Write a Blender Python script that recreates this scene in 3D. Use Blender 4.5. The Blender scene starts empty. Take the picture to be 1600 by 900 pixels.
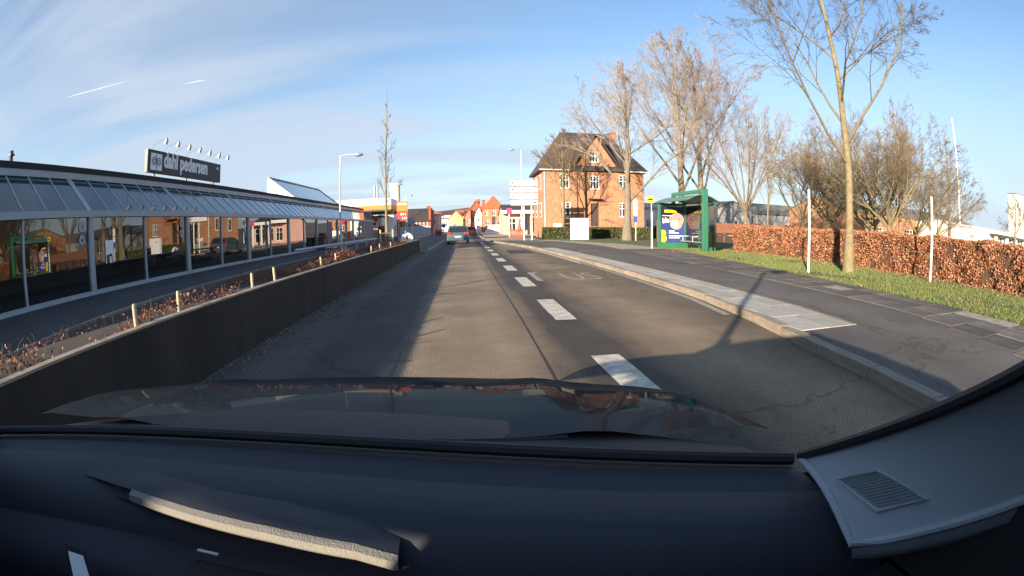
import bpy, math, random
import numpy as np
from mathutils import Vector, Matrix
random.seed(7); np.random.seed(7)
S = bpy.context.scene
COL = S.collection
R = math.radians

# ---------------------------------------------------------------- camera
CAMH = 1.40
cd = bpy.data.cameras.new('dash_camera')
cam = bpy.data.objects.new('dash_camera', cd); COL.objects.link(cam)
cd.type = 'PANO'; cd.sensor_fit = 'HORIZONTAL'; cd.sensor_width = 36.0
lens = cd if hasattr(cd, 'panorama_type') else cd.cycles
lens.panorama_type = 'FISHEYE_EQUISOLID'; lens.fisheye_lens = 734.06/1600*36; lens.fisheye_fov = R(220)
cd.clip_start = 0.01; cd.clip_end = 6000
rx = Vector((0.99487971, -0.09995871, -0.01492035)); fw = Vector((0.0971717, 0.98664911, -0.13069504)); up = rx.cross(fw)
cam.matrix_world = Matrix(((rx.x, up.x, -fw.x, 0), (rx.y, up.y, -fw.y, 0), (rx.z, up.z, -fw.z, CAMH), (0, 0, 0, 1)))
S.camera = cam

# ---------------------------------------------------------------- sky, sun, exposure
SUN = Vector((-2.88, -3.42, 1.0)).normalized()
elev = math.asin(SUN.z); az = math.atan2(SUN.x, SUN.y)
W = bpy.data.worlds.new('World'); S.world = W; W.use_nodes = True
nt = W.node_tree; N = nt.nodes; L = nt.links; N.clear()
def nd(t, **k):
    n = N.new(t)
    for a, b in k.items(): setattr(n, a, b)
    return n
sky = nd('ShaderNodeTexSky', sky_type='NISHITA', sun_disc=False, sun_elevation=elev, sun_rotation=az, air_density=1.0, dust_density=.3, ozone_density=2.6)
tc = nd('ShaderNodeTexCoord'); sep = nd('ShaderNodeSeparateXYZ'); L.new(tc.outputs['Generated'], sep.inputs[0])
zz = nd('ShaderNodeMath', operation='ADD'); zz.inputs[1].default_value = .16; L.new(sep.outputs[2], zz.inputs[0])
zm = nd('ShaderNodeMath', operation='MAXIMUM'); zm.inputs[1].default_value = .05; L.new(zz.outputs[0], zm.inputs[0])
dx = nd('ShaderNodeMath', operation='DIVIDE'); L.new(sep.outputs[0], dx.inputs[0]); L.new(zm.outputs[0], dx.inputs[1])
dy = nd('ShaderNodeMath', operation='DIVIDE'); L.new(sep.outputs[1], dy.inputs[0]); L.new(zm.outputs[0], dy.inputs[1])
cmb = nd('ShaderNodeCombineXYZ'); L.new(dx.outputs[0], cmb.inputs[0]); L.new(dy.outputs[0], cmb.inputs[1])
mp = nd('ShaderNodeMapping'); mp.inputs['Rotation'].default_value = (0, 0, R(28)); mp.inputs['Scale'].default_value = (.36, 1.15, 1); mp.inputs['Location'].default_value = (.9, .35, 0)
L.new(cmb.outputs[0], mp.inputs[0])
cn = nd('ShaderNodeTexNoise'); cn.inputs['Scale'].default_value = 1.1; cn.inputs['Detail'].default_value = 6; cn.inputs['Roughness'].default_value = .5; cn.inputs['Distortion'].default_value = .5
L.new(mp.outputs[0], cn.inputs['Vector'])
cr = nd('ShaderNodeValToRGB'); cr.color_ramp.elements[0].position = .42; cr.color_ramp.elements[0].color = (0, 0, 0, 1); cr.color_ramp.elements[1].position = .86; cr.color_ramp.elements[1].color = (1, 1, 1, 1)
L.new(cn.outputs['Fac'], cr.inputs[0])
# a veil that thickens towards the horizon, as thin high cloud does
hz = nd('ShaderNodeMapRange'); hz.inputs['From Min'].default_value = 0.0; hz.inputs['From Max'].default_value = .42; hz.inputs['To Min'].default_value = .95; hz.inputs['To Max'].default_value = 0.03
L.new(sep.outputs[2], hz.inputs[0])
ad = nd('ShaderNodeMath', operation='ADD', use_clamp=True); bank = nd('ShaderNodeMapRange'); bank.inputs['From Min'].default_value = -.75; bank.inputs['From Max'].default_value = .45; bank.inputs['To Min'].default_value = 2.2; bank.inputs['To Max'].default_value = .35; L.new(sep.outputs[0], bank.inputs[0])
bm = nd('ShaderNodeMath', operation='MULTIPLY'); L.new(cr.outputs[0], bm.inputs[0]); L.new(bank.outputs[0], bm.inputs[1]); L.new(bm.outputs[0], ad.inputs[0]); L.new(hz.outputs[0], ad.inputs[1])
mx = nd('ShaderNodeMix', data_type='RGBA'); mx.inputs[7].default_value = (2.35, 2.75, 3.3, 1)
fm = nd('ShaderNodeMath', operation='MULTIPLY'); fm.inputs[1].default_value = .9; L.new(ad.outputs[0], fm.inputs[0])
L.new(fm.outputs[0], mx.inputs[0]); L.new(sky.outputs[0], mx.inputs[6])
bg = nd('ShaderNodeBackground'); bg.inputs[1].default_value = .10
out = nd('ShaderNodeOutputWorld'); L.new(mx.outputs[2], bg.inputs[0]); L.new(bg.outputs[0], out.inputs[0])
sd = bpy.data.lights.new('sun', 'SUN'); sd.energy = 5.0; sd.angle = R(.5); sd.color = (1, .83, .63)
so = bpy.data.objects.new('sun', sd); COL.objects.link(so); so.rotation_euler = SUN.to_track_quat('Z', 'Y').to_euler(); so.location = (0, 0, 60)
vs = S.view_settings; vs.view_transform = 'Standard'; vs.look = 'None'; vs.gamma = 1; vs.exposure = 1.42
S.cycles.use_denoising = True
S.cycles.max_bounces = 8; S.cycles.transparent_max_bounces = 16

# ---------------------------------------------------------------- materials
def mat(name, col, rough=.7, var=.15, scale=3.0, bump=.0, bscale=40., metal=0., coat=0., spec=.5, stretch=None, rnd=0., emit=0., coords='Object'):
    m = bpy.data.materials.new(name); m.use_nodes = True
    t = m.node_tree; n = t.nodes; l = t.links
    b = n['Principled BSDF']; b.inputs['Roughness'].default_value = rough; b.inputs['Metallic'].default_value = metal
    b.inputs['Coat Weight'].default_value = coat; b.inputs['Coat Roughness'].default_value = .05; b.inputs['Specular IOR Level'].default_value = spec
    c = (*col, 1)
    if var or bump or rnd:
        tcx = n.new('ShaderNodeTexCoord'); v = tcx.outputs[coords]
        if stretch:
            mpp = n.new('ShaderNodeMapping'); mpp.inputs['Scale'].default_value = stretch; l.new(v, mpp.inputs[0]); v = mpp.outputs[0]
        no = n.new('ShaderNodeTexNoise'); no.inputs['Scale'].default_value = scale; no.inputs['Detail'].default_value = 6; no.inputs['Roughness'].default_value = .65; l.new(v, no.inputs['Vector'])
        r_ = n.new('ShaderNodeValToRGB'); e = r_.color_ramp.elements
        e[0].position = .28; e[0].color = (*[x*(1-var) for x in col], 1); e[1].position = .72; e[1].color = (*[min(1, x*(1+var)) for x in col], 1)
        l.new(no.outputs['Fac'], r_.inputs[0]); o = r_.outputs[0]
        if rnd:
            oi = n.new('ShaderNodeObjectInfo'); mr = n.new('ShaderNodeMapRange'); mr.inputs[3].default_value = 1-rnd; mr.inputs[4].default_value = 1+rnd
            l.new(oi.outputs['Random'], mr.inputs[0]); hs = n.new('ShaderNodeHueSaturation'); l.new(mr.outputs[0], hs.inputs['Value']); l.new(o, hs.inputs['Color']); o = hs.outputs[0]
        l.new(o, b.inputs['Base Color'])
        if bump:
            nb = n.new('ShaderNodeTexNoise'); nb.inputs['Scale'].default_value = bscale; nb.inputs['Detail'].default_value = 4; l.new(v, nb.inputs['Vector'])
            bp = n.new('ShaderNodeBump'); bp.inputs['Strength'].default_value = bump; bp.inputs['Distance'].default_value = .02; l.new(nb.outputs['Fac'], bp.inputs['Height']); l.new(bp.outputs[0], b.inputs['Normal'])
    else: b.inputs['Base Color'].default_value = c
    if emit: b.inputs['Emission Color'].default_value = c; b.inputs['Emission Strength'].default_value = emit
    return m
def glass_mat(name, tint, fac_mul, fac_add, rough=0.0, ior=1.5):
    m = bpy.data.materials.new(name); m.use_nodes = True; t = m.node_tree; n = t.nodes; l = t.links; n.clear()
    o = n.new('ShaderNodeOutputMaterial'); mi = n.new('ShaderNodeMixShader'); tr = n.new('ShaderNodeBsdfTransparent'); tr.inputs[0].default_value = (*tint, 1)
    gl = n.new('ShaderNodeBsdfGlossy'); gl.inputs['Roughness'].default_value = rough; gl.inputs[0].default_value = (1, 1, 1, 1)
    fr = n.new('ShaderNodeFresnel'); fr.inputs[0].default_value = ior
    ma = n.new('ShaderNodeMath'); ma.operation = 'MULTIPLY_ADD'; ma.use_clamp = True; ma.inputs[1].default_value = fac_mul; ma.inputs[2].default_value = fac_add
    l.new(fr.outputs[0], ma.inputs[0]); l.new(ma.outputs[0], mi.inputs[0]); l.new(tr.outputs[0], mi.inputs[1]); l.new(gl.outputs[0], mi.inputs[2]); l.new(mi.outputs[0], o.inputs[0])
    return m
def asphalt(name, ramp, wear=.36, grain=.55):
    """worn asphalt: wheel-track, seam and any painted shade bands run along Y (a ramp over X), with patches, grit and fine cracks."""
    m = bpy.data.materials.new(name); m.use_nodes = True; t = m.node_tree; n = t.nodes; l = t.links; b = n['Principled BSDF']; b.inputs['Roughness'].default_value = .85; b.inputs['Specular IOR Level'].default_value = .3
    g = n.new('ShaderNodeNewGeometry'); sp = n.new('ShaderNodeSeparateXYZ'); l.new(g.outputs['Position'], sp.inputs[0])
    m1 = n.new('ShaderNodeMapping'); m1.inputs['Scale'].default_value = (1, .16, 1); l.new(g.outputs['Position'], m1.inputs[0])
    n1 = n.new('ShaderNodeTexNoise'); n1.inputs['Scale'].default_value = 1.3; n1.inputs['Detail'].default_value = 7; n1.inputs['Roughness'].default_value = .7; l.new(m1.outputs[0], n1.inputs['Vector'])
    wv = n.new('ShaderNodeMath'); wv.operation = 'MULTIPLY_ADD'; wv.inputs[1].default_value = .9; l.new(n1.outputs['Fac'], wv.inputs[0]); l.new(sp.outputs[0], wv.inputs[2])
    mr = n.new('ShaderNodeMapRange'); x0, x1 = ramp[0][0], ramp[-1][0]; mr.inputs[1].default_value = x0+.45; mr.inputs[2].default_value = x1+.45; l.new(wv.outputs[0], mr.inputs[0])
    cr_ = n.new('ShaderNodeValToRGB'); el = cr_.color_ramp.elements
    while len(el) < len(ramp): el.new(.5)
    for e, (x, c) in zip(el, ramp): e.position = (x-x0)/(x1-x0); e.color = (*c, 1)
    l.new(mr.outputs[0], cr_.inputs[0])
    n2 = n.new('ShaderNodeTexNoise'); n2.inputs['Scale'].default_value = .55; n2.inputs['Detail'].default_value = 9; n2.inputs['Roughness'].default_value = .72; l.new(g.outputs['Position'], n2.inputs['Vector'])
    r2 = n.new('ShaderNodeMapRange'); r2.inputs[1].default_value = .3; r2.inputs[2].default_value = .7; r2.inputs[3].default_value = 1-wear; r2.inputs[4].default_value = 1+wear; l.new(n2.outputs['Fac'], r2.inputs[0])
    n3 = n.new('ShaderNodeTexNoise'); n3.inputs['Scale'].default_value = 70; n3.inputs['Detail'].default_value = 3; l.new(g.outputs['Position'], n3.inputs['Vector'])
    r3 = n.new('ShaderNodeMapRange'); r3.inputs[1].default_value = .3; r3.inputs[2].default_value = .7; r3.inputs[3].default_value = 1-grain; r3.inputs[4].default_value = 1+grain; l.new(n3.outputs['Fac'], r3.inputs[0])
    mu = n.new('ShaderNodeMath'); mu.operation = 'MULTIPLY'; l.new(r2.outputs[0], mu.inputs[0]); l.new(r3.outputs[0], mu.inputs[1])
    vo = n.new('ShaderNodeTexVoronoi'); vo.feature = 'DISTANCE_TO_EDGE'; vo.inputs['Scale'].default_value = .16
    nw = n.new('ShaderNodeMixRGB'); nw.inputs[0].default_value = .12; l.new(g.outputs['Position'], nw.inputs[1]); l.new(n2.outputs['Color'], nw.inputs[2])
    mw = n.new('ShaderNodeVectorMath'); mw.operation = 'MULTIPLY_ADD'; mw.inputs[1].default_value = (2.2, 2.2, 2.2); l.new(n2.outputs['Color'], mw.inputs[0]); l.new(g.outputs['Position'], mw.inputs[2]); l.new(mw.outputs[0], vo.inputs['Vector'])
    ck = n.new('ShaderNodeMapRange'); ck.inputs[1].default_value = 0; ck.inputs[2].default_value = .006; ck.inputs[3].default_value = .5; ck.inputs[4].default_value = 1; l.new(vo.outputs['Distance'], ck.inputs[0])
    mu2 = n.new('ShaderNodeMath'); mu2.operation = 'MULTIPLY'; l.new(mu.outputs[0], mu2.inputs[0]); l.new(ck.outputs[0], mu2.inputs[1])
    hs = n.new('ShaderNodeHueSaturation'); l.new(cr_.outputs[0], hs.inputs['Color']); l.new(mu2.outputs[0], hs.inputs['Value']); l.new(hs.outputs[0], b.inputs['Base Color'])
    bp = n.new('ShaderNodeBump'); bp.inputs['Strength'].default_value = .5; bp.inputs['Distance'].default_value = .01; l.new(n3.outputs['Fac'], bp.inputs['Height']); l.new(bp.outputs[0], b.inputs['Normal'])
    return m
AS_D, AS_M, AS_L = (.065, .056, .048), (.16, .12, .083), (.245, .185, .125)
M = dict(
 road=asphalt('worn_shaded_road_asphalt', [(-3, (.085, .078, .068)), (-2.2, (.1, .09, .08)), (-1.7, (.05, .047, .045)), (-.95, (.06, .056, .052)), (-.55, AS_L), (.0, (.22, .165, .112)), (.45, AS_L), (.85, AS_M), (1.1, AS_D), (1.75, AS_D), (2.1, AS_M), (2.8, (.235, .175, .117)), (3.6, AS_M), (4.4, (.13, .107, .083))]),  # dark bands at left have the showroom's shade put into their colour
 drive=asphalt('dark_drive_asphalt', [(-14, (.045, .045, .047)), (-9, (.055, .054, .055)), (-5, (.045, .045, .045))]),
 cycle=asphalt('cycle_track_asphalt', [(4.8, (.1, .092, .083)), (6.2, (.13, .118, .104)), (7.6, (.105, .094, .083)), (12, (.12, .107, .092))], .25, .4),
 ground=mat('dry_winter_ground', (.09, .085, .05), .95, .35, .4, .4, 8),
 grass=mat('lawn_soil', (.08, .1, .032), .95, .35, 1.2, .6, 30),
 blade=mat('grass_blade', (.085, .125, .03), .7, .35, .8, rnd=0),
 slab=mat('concrete_slab', (.1, .09, .08), .9, .45, 1.6, .4, 60, rnd=.35, coords='Generated'),
 joint=mat('sandy_joint', (.3, .27, .22), .95, .4, 4, .4, 60),
 paver=mat('pale_paver', (.36, .34, .3), .9, .18, 3, .3, 60, rnd=.12),
 kerbstone=mat('granite_kerb', (.26, .215, .165), .85, .3, 3, .4, 50, rnd=.15),
 paint=mat('road_paint', (.5, .455, .38), .85, .4, 6, .2, 60),
 wornpaint=mat('worn_road_paint', (.3, .265, .215), .85, .45, 9, .2, 60),
 seam=mat('tar_seam', (.02, .019, .018), .6, .3, 20), sand=mat('gritty_paving', (.33, .28, .21), .95, .3, 2, .3, 40),
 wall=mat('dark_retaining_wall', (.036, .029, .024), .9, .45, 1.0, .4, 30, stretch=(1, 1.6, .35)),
 cap=mat('pale_wall_capping', (.3, .24, .18), .8, .3, 3),
 soil=mat('bed_soil', (.035, .026, .02), .95, .5, 3, .8, 20),
 redleaf=mat('red_brown_leaf', (.17, .045, .028), .7, .5, 6),
 stake=mat('pale_wood_stake', (.4, .34, .23), .8, .2, 5, .2, 40),
 white=mat('white_paint', (.78, .78, .76), .5, .06, 2),
 whitegrey=mat('pale_grey_aluminium', (.36, .39, .42), .45, .08, 2),
 black=mat('black_felt', (.02, .02, .022), .8, .2, 2),
 showwall=mat('grey_panel_wall', (.2, .2, .2), .6, .1, 1),
 int_floor=mat('showroom_floor', (.12, .12, .12), .4, .1, 1),
 int_dark=mat('showroom_interior', (.16, .15, .14), .8, .3, .5),
 glass=glass_mat('showroom_glass', (.55, .6, .6), 1.8, .07),
 roofglass=mat('slanted_roof_glass', (.035, .05, .062), .07, .2, .4, spec=.9, coat=.7),
 signblack=mat('sign_face', (.018, .022, .03), .5, .1, 1),
 signwhite=mat('sign_lettering', (.88, .88, .88), .5, .0),
 brick=mat('orange_red_brick', (.37, .185, .105), .9, .34, 2.2, .4, 18),
 brick2=mat('dark_red_brick', (.3, .09, .045), .9, .25, 1.3, .4, 18),
 stone=mat('grey_plinth', (.3, .27, .24), .9, .2, 2),
 slate=mat('dark_roof_tile', (.055, .045, .045), .7, .3, 1.5, .5, 14),
 tilered=mat('red_roof_tile', (.5, .1, .045), .8, .2, 1.5, .4, 14),
 frame=mat('white_window_frame', (.75, .74, .7), .5, .0),
 winglass=mat('dark_window_glass', (.02, .025, .03), .08, .0, spec=.8),
 door=mat('dark_wood_door', (.06, .04, .035), .6, .2, 3),
 hedgeleaf=None, greenleaf=mat('clipped_green_leaf', (.06, .075, .02), .75, .5, 7),
 hedgecore=mat('hedge_twigs', (.07, .04, .025), .95, .4, 6), greencore=mat('green_hedge_core', (.03, .035, .014), .95, .4, 6),
 steelgreen=mat('green_painted_steel', (.028, .15, .085), .42, .08, 3, coat=.25),
 roofgreen=mat('pale_green_shelter_roof', (.1, .2, .15), .55, .12, 2),
 shelterglass=glass_mat('scratched_shelter_glass', (.8, .84, .8), 1.0, .06, .06),
 posterblue=mat('poster_blue', (.03, .055, .2), .35, .03, 2, coat=.3), posterdark=mat('poster_dark', (.015, .02, .05), .35, 0, coat=.3),
 posterpink=mat('poster_pink', (.5, .24, .23), .4, .12, 6), posteryellow=mat('poster_yellow', (.85, .68, .02), .4, 0), posterskin=mat('poster_pale_pink', (.6, .42, .39), .4, .1, 5),
 yellow=mat('yellow_sign', (.8, .58, .02), .45, 0), red=mat('red_sign', (.65, .04, .03), .45, 0), orange=mat('orange_sign', (.85, .19, .02), .45, 0), pink=mat('pink_red_sign', (.62, .05, .14), .5, 0),
 galv=mat('galvanised_steel', (.4, .41, .42), .45, .12, 5, metal=.6), pole=mat('white_post', (.75, .72, .68), .55, .1, 3), darkmetal=mat('dark_metal', (.05, .055, .06), .5, .1, 3),
 bluesign=mat('blue_sign', (.03, .09, .4), .5, 0),
 cream=mat('cream_render', (.72, .66, .55), .85, .1, 1), whiteren=mat('white_render', (.75, .73, .7), .85, .08, 1), yellowren=mat('yellow_render', (.75, .52, .2), .85, .1, 1), pinkren=mat('pink_render', (.6, .36, .3), .85, .1, 1),
 greyclad=mat('grey_cladding', (.3, .3, .3), .7, .1, 1), greyroof=mat('grey_green_roof', (.17, .16, .13), .85, .3, .5), bluegrey=mat('blue_grey_render', (.36, .4, .46), .85, .08, 1), brown=mat('brown_board', (.2, .085, .05), .8, .2, 3), dkbrown=mat('dark_brown_board', (.05, .035, .028), .85, .2, 3),
 bark1=mat('street_tree_bark', (.19, .155, .085), .9, .35, 6, .6, 30), bark2=mat('grey_brown_bark', (.17, .14, .105), .9, .3, 3, .5, 20), twig1=mat('dark_twig', (.11, .085, .055), .9, .3, 2), twig2=mat('pale_brown_twig', (.32, .265, .225), .9, .25, 1), twig3=mat('olive_brown_twig', (.2, .15, .09), .9, .3, 1),
 carpaint=mat('grey_blue_car_paint', (.075, .105, .125), .35, .03, 2, metal=.3, coat=.8), carwhite=mat('white_car_paint', (.75, .75, .75), .35, .02, 2, coat=.6), carred=mat('red_car_paint', (.35, .02, .02), .35, .02, 2, coat=.6), cardark=mat('dark_car_paint', (.03, .035, .04), .35, .02, 2, coat=.6),
 tyre=mat('tyre_rubber', (.02, .02, .02), .9, .1, 5), rim=mat('wheel_rim', (.4, .4, .42), .4, .05, 5, metal=.8), taillight=mat('red_tail_light', (.6, .02, .03), .3, 0, coat=.5), plate=mat('number_plate', (.75, .75, .7), .5, 0),
 hood=mat('blue_grey_bonnet_paint', (.03, .04, .052), .06, .04, 1.5, spec=.2), plastic=mat('black_plastic', (.011, .012, .014), .65, .15, 8, .2, 200), dash=mat('dark_dashboard', (.014, .017, .027), .6, .06, 3, .25, 600), leather=mat('grained_cowl_trim', (.2, .19, .165), .75, .08, 40, .4, 420), trim=mat('grey_pillar_trim', (.33, .37, .41), .75, .04, 2, .1, 300), trimdark=mat('darker_grille_slots', (.15, .17, .19), .8, .05, 3), headliner=mat('dark_cabin_lining', (.03, .03, .032), .9, .1, 3), seal=mat('black_rubber_seal', (.006, .006, .008), .6, 0), screen=glass_mat('windscreen_glass', (.93, .97, .95), 1.15, .0, 0.0, 1.5),
 hill=mat('far_hillside', (.09, .085, .06), .95, .4, .03), contrail=None,
)
def leafmat(name, a, b_, c):
    m = bpy.data.materials.new(name); m.use_nodes = True; t = m.node_tree; n = t.nodes; l = t.links; b = n['Principled BSDF']; b.inputs['Roughness'].default_value = .65
    g = n.new('ShaderNodeNewGeometry'); cr_ = n.new('ShaderNodeValToRGB'); e = cr_.color_ramp.elements; e.new(.5)
    for x, (p, cc) in zip(e, ((0, a), (.55, b_), (1, c))): x.position = p; x.color = (*cc, 1)
    l.new(g.outputs['Random Per Island'], cr_.inputs[0]); l.new(cr_.outputs[0], b.inputs['Base Color']); return m
_m = bpy.data.materials.new('ice_cloud'); _m.use_nodes = True; _t = _m.node_tree; _b = _t.nodes['Principled BSDF']; _b.inputs['Base Color'].default_value = (.9, .9, .9, 1); _b.inputs['Roughness'].default_value = 1; _b.inputs['Alpha'].default_value = .22
M['contrail'] = _m
def paint(name, col, mul, add, rough):
    m = bpy.data.materials.new(name); m.use_nodes = True; t = m.node_tree; n = t.nodes; l = t.links; n.clear()
    o = n.new('ShaderNodeOutputMaterial'); mi = n.new('ShaderNodeMixShader'); d = n.new('ShaderNodeBsdfDiffuse'); d.inputs[0].default_value = (*col, 1); gl = n.new('ShaderNodeBsdfGlossy'); gl.inputs['Roughness'].default_value = rough
    no = n.new('ShaderNodeTexNoise'); no.inputs['Scale'].default_value = 2.5; no.inputs['Detail'].default_value = 6; tcx = n.new('ShaderNodeTexCoord'); l.new(tcx.outputs['Object'], no.inputs['Vector'])
    mr = n.new('ShaderNodeMapRange'); mr.inputs[3].default_value = .55; mr.inputs[4].default_value = 1.3; l.new(no.outputs['Fac'], mr.inputs[0])
    fr = n.new('ShaderNodeFresnel'); fr.inputs[0].default_value = 1.5; ma = n.new('ShaderNodeMath'); ma.operation = 'MULTIPLY_ADD'; ma.inputs[1].default_value = mul; ma.inputs[2].default_value = add; l.new(fr.outputs[0], ma.inputs[0])
    mu = n.new('ShaderNodeMath'); mu.operation = 'MULTIPLY'; mu.use_clamp = True; l.new(ma.outputs[0], mu.inputs[0]); l.new(mr.outputs[0], mu.inputs[1])
    l.new(mu.outputs[0], mi.inputs[0]); l.new(d.outputs[0], mi.inputs[1]); l.new(gl.outputs[0], mi.inputs[2]); l.new(mi.outputs[0], o.inputs[0]); return m
M['hood'] = paint('dusty_blue_grey_bonnet_paint', (.024, .031, .036), .16, .015, .05)
M['hedgeleaf'] = leafmat('copper_beech_leaf', (.13, .048, .022), (.33, .135, .062), (.5, .26, .14))
M['greenleaf'] = leafmat('clipped_green_leaf', (.03, .045, .012), (.07, .085, .025), (.14, .13, .05))
M['redleaf'] = leafmat('bed_plant_leaf', (.06, .02, .012), (.17, .05, .03), (.28, .1, .04))
M['blade'] = leafmat('grass_blade', (.065, .095, .02), (.11, .15, .036), (.2, .2, .08))

# ---------------------------------------------------------------- helpers
def tag(o, label=None, cat=None, group=None, kind=None):
    if label: o['label'] = label
    if cat: o['category'] = cat
    if group: o['group'] = group
    if kind: o['kind'] = kind
    return o
def thing(name, label, cat, loc=(0, 0, 0), group=None, rz=0):
    o = bpy.data.objects.new(name, None); COL.objects.link(o); o.location = loc; o.rotation_euler.z = rz; o.empty_display_size = .2
    return tag(o, label, cat, group)
def linkmesh(name, me, m, parent=None):
    o = bpy.data.objects.new(name, me); COL.objects.link(o)
    if m is not None and not me.materials: me.materials.append(M[m] if isinstance(m, str) else m)
    if parent is not None: o.parent = parent
    return o
class MB:
    """collects shapes in the parent's local space (or world, if parent is None)."""
    def __init__(s): s.v = []; s.f = []; s.ch = []
    def add(s, vs_, fs): 
        k = len(s.v); s.v += [tuple(p) for p in vs_]; s.ch.append((len(vs_), [tuple(f) for f in fs])); s.f += [tuple(i+k for i in f) for f in fs]; return s
    def box(s, x0, x1, y0, y1, z0, z1):
        return s.add([(x0,y0,z0),(x1,y0,z0),(x1,y1,z0),(x0,y1,z0),(x0,y0,z1),(x1,y0,z1),(x1,y1,z1),(x0,y1,z1)], [(3,2,1,0),(4,5,6,7),(0,1,5,4),(1,2,6,5),(2,3,7,6),(3,0,4,7)])
    def quad(s, *p): return s.add(p, [tuple(range(len(p)))])
    def tube(s, pts, rs, n=8, cap=True):
        pts = [Vector(p) for p in pts]; rs = rs if hasattr(rs, '__len__') else [rs]*len(pts)
        vs_, fs = [], []
        for i, p in enumerate(pts):
            d = (pts[min(i+1, len(pts)-1)]-pts[max(i-1, 0)]).normalized()
            a = d.cross(Vector((0, 1, 0)) if abs(d.y) < .9 else Vector((1, 0, 0))).normalized(); b = d.cross(a)
            for k in range(n):
                t = 2*math.pi*k/n; vs_.append(p+(a*math.cos(t)+b*math.sin(t))*rs[i])
        for i in range(len(pts)-1):
            for k in range(n):
                k2 = (k+1) % n; fs.append((i*n+k, i*n+k2, (i+1)*n+k2, (i+1)*n+k))
        if cap: fs += [tuple(range(n))[::-1], tuple(range((len(pts)-1)*n, len(pts)*n))]
        return s.add(vs_, fs)
    def prism(s, poly, a, b):
        """poly: list of 3D points; extruded from offset a to offset b (vectors)."""
        n = len(poly); a = Vector(a); b = Vector(b)
        return s.add([Vector(p)+a for p in poly]+[Vector(p)+b for p in poly], [tuple(range(n))[::-1], tuple(range(n, 2*n))]+[(i, (i+1) % n, n+(i+1) % n, n+i) for i in range(n)])
    def grid(s, rows):
        h, w = len(rows), len(rows[0]); return s.add([p for r in rows for p in r], [(i*w+j, i*w+j+1, (i+1)*w+j+1, (i+1)*w+j) for i in range(h-1) for j in range(w-1)])
    def sphere(s, c, r, n=8, sc=(1, 1, 1)):
        vs_ = []; fs = []
        for i in range(n+1):
            th = math.pi*i/n
            for k in range(n): vs_.append((c[0]+r*sc[0]*math.sin(th)*math.cos(2*math.pi*k/n), c[1]+r*sc[1]*math.sin(th)*math.sin(2*math.pi*k/n), c[2]+r*sc[2]*math.cos(th)))
        for i in range(n):
            for k in range(n): fs.append((i*n+k, (i+1)*n+k, (i+1)*n+(k+1) % n, i*n+(k+1) % n))
        return s.add(vs_, fs)
    def each(s, name, m, parent=None, **k):
        r = []; n0 = 0
        for nv, fs in s.ch:
            q = MB(); q.v = s.v[n0:n0+nv]; q.f = fs; r.append(q.build(name, m, parent, **k)); n0 += nv
        return r
    def build(s, name, m, parent=None, smooth=False, world=True, bevel=0, mesh_only=False):
        """world=True: the shapes are in world coordinates; they are moved into the parent's space."""
        off = Vector((0, 0, 0))
        if parent is not None and world:
            p = parent
            while p is not None: off += p.location; p = p.parent
        me = bpy.data.meshes.new(name); me.from_pydata([(x-off.x, y-off.y, z-off.z) for x, y, z in s.v], [], s.f); me.validate(); 
        if smooth:
            for p in me.polygons: p.use_smooth = True
        me.update()
        o = linkmesh(name, me, m, parent)
        if bevel:
            bv = o.modifiers.new('bevel', 'BEVEL'); bv.width = bevel; bv.segments = 2; bv.limit_method = 'ANGLE'
        if smooth:
            try: me.set_sharp_from_angle(angle=R(40))
            except Exception: pass
        return o
def copytree(o, parent=None):
    c = o.copy(); COL.objects.link(c)
    if parent is not None: c.parent = parent
    for ch in list(o.children): copytree(ch, c)
    return c
def np_mesh(name, V, F, m, parent=None, smooth=False):
    me = bpy.data.meshes.new(name); V = np.asarray(V, np.float32); F = np.asarray(F, np.int32); k = F.shape[1]
    me.vertices.add(len(V)); me.vertices.foreach_set('co', V.ravel()); me.loops.add(F.size); me.loops.foreach_set('vertex_index', F.ravel())
    me.polygons.add(len(F)); me.polygons.foreach_set('loop_start', np.arange(0, F.size, k, dtype=np.int32)); me.polygons.foreach_set('loop_total', np.full(len(F), k, np.int32))
    if smooth: me.polygons.foreach_set('use_smooth', np.ones(len(F), bool))
    me.update(calc_edges=True)
    return linkmesh(name, me, m, parent)
def text_mesh(name, txt, size, m, parent, loc, rot, ext=.01, offs=0.0, sx=1., align='LEFT'):
    cu = bpy.data.curves.new('t', 'FONT'); cu.body = txt; cu.size = size; cu.extrude = ext; cu.offset = offs; cu.align_x = align; cu.resolution_u = 3
    ob = bpy.data.objects.new('t', cu); COL.objects.link(ob); dg = bpy.context.evaluated_depsgraph_get()
    me = bpy.data.meshes.new_from_object(ob.evaluated_get(dg)); bpy.data.objects.remove(ob); bpy.data.curves.remove(cu)
    me.materials.clear(); me.name = name
    mt = Matrix.Translation(loc) @ rot.to_4x4() @ Matrix.Diagonal((sx, 1, 1, 1)); me.transform(mt)
    if parent is not None: me.transform(Matrix.Translation(-parent.location))
    return linkmesh(name, me, m, parent)
def leaves(name, pts, nrm_jit, size, m, parent=None, tris=False):
    """many small diamond leaves at pts."""
    P = np.asarray(pts); n = len(P)
    a = np.random.normal(size=(n, 3)); a /= np.linalg.norm(a, axis=1)[:, None]
    b = np.cross(a, np.random.normal(size=(n, 3))); b /= np.linalg.norm(b, axis=1)[:, None]
    s = size*np.random.uniform(.6, 1.3, (n, 1))
    V = np.stack([P-a*s, P-b*s*.55, P+a*s, P+b*s*.55], 1).reshape(-1, 3)
    return np_mesh(name, V, np.arange(4*n).reshape(n, 4), m, parent)
def sheet(name, poly, z, m, kind='structure', parent=None):
    o = MB().quad(*[(x, y, z) for x, y in poly]).build(name, m, parent)
    if kind and parent is None: o['kind'] = kind
    return o
def strip(left, right):   # polygon strip between two polylines
    return left+right[::-1]
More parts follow.
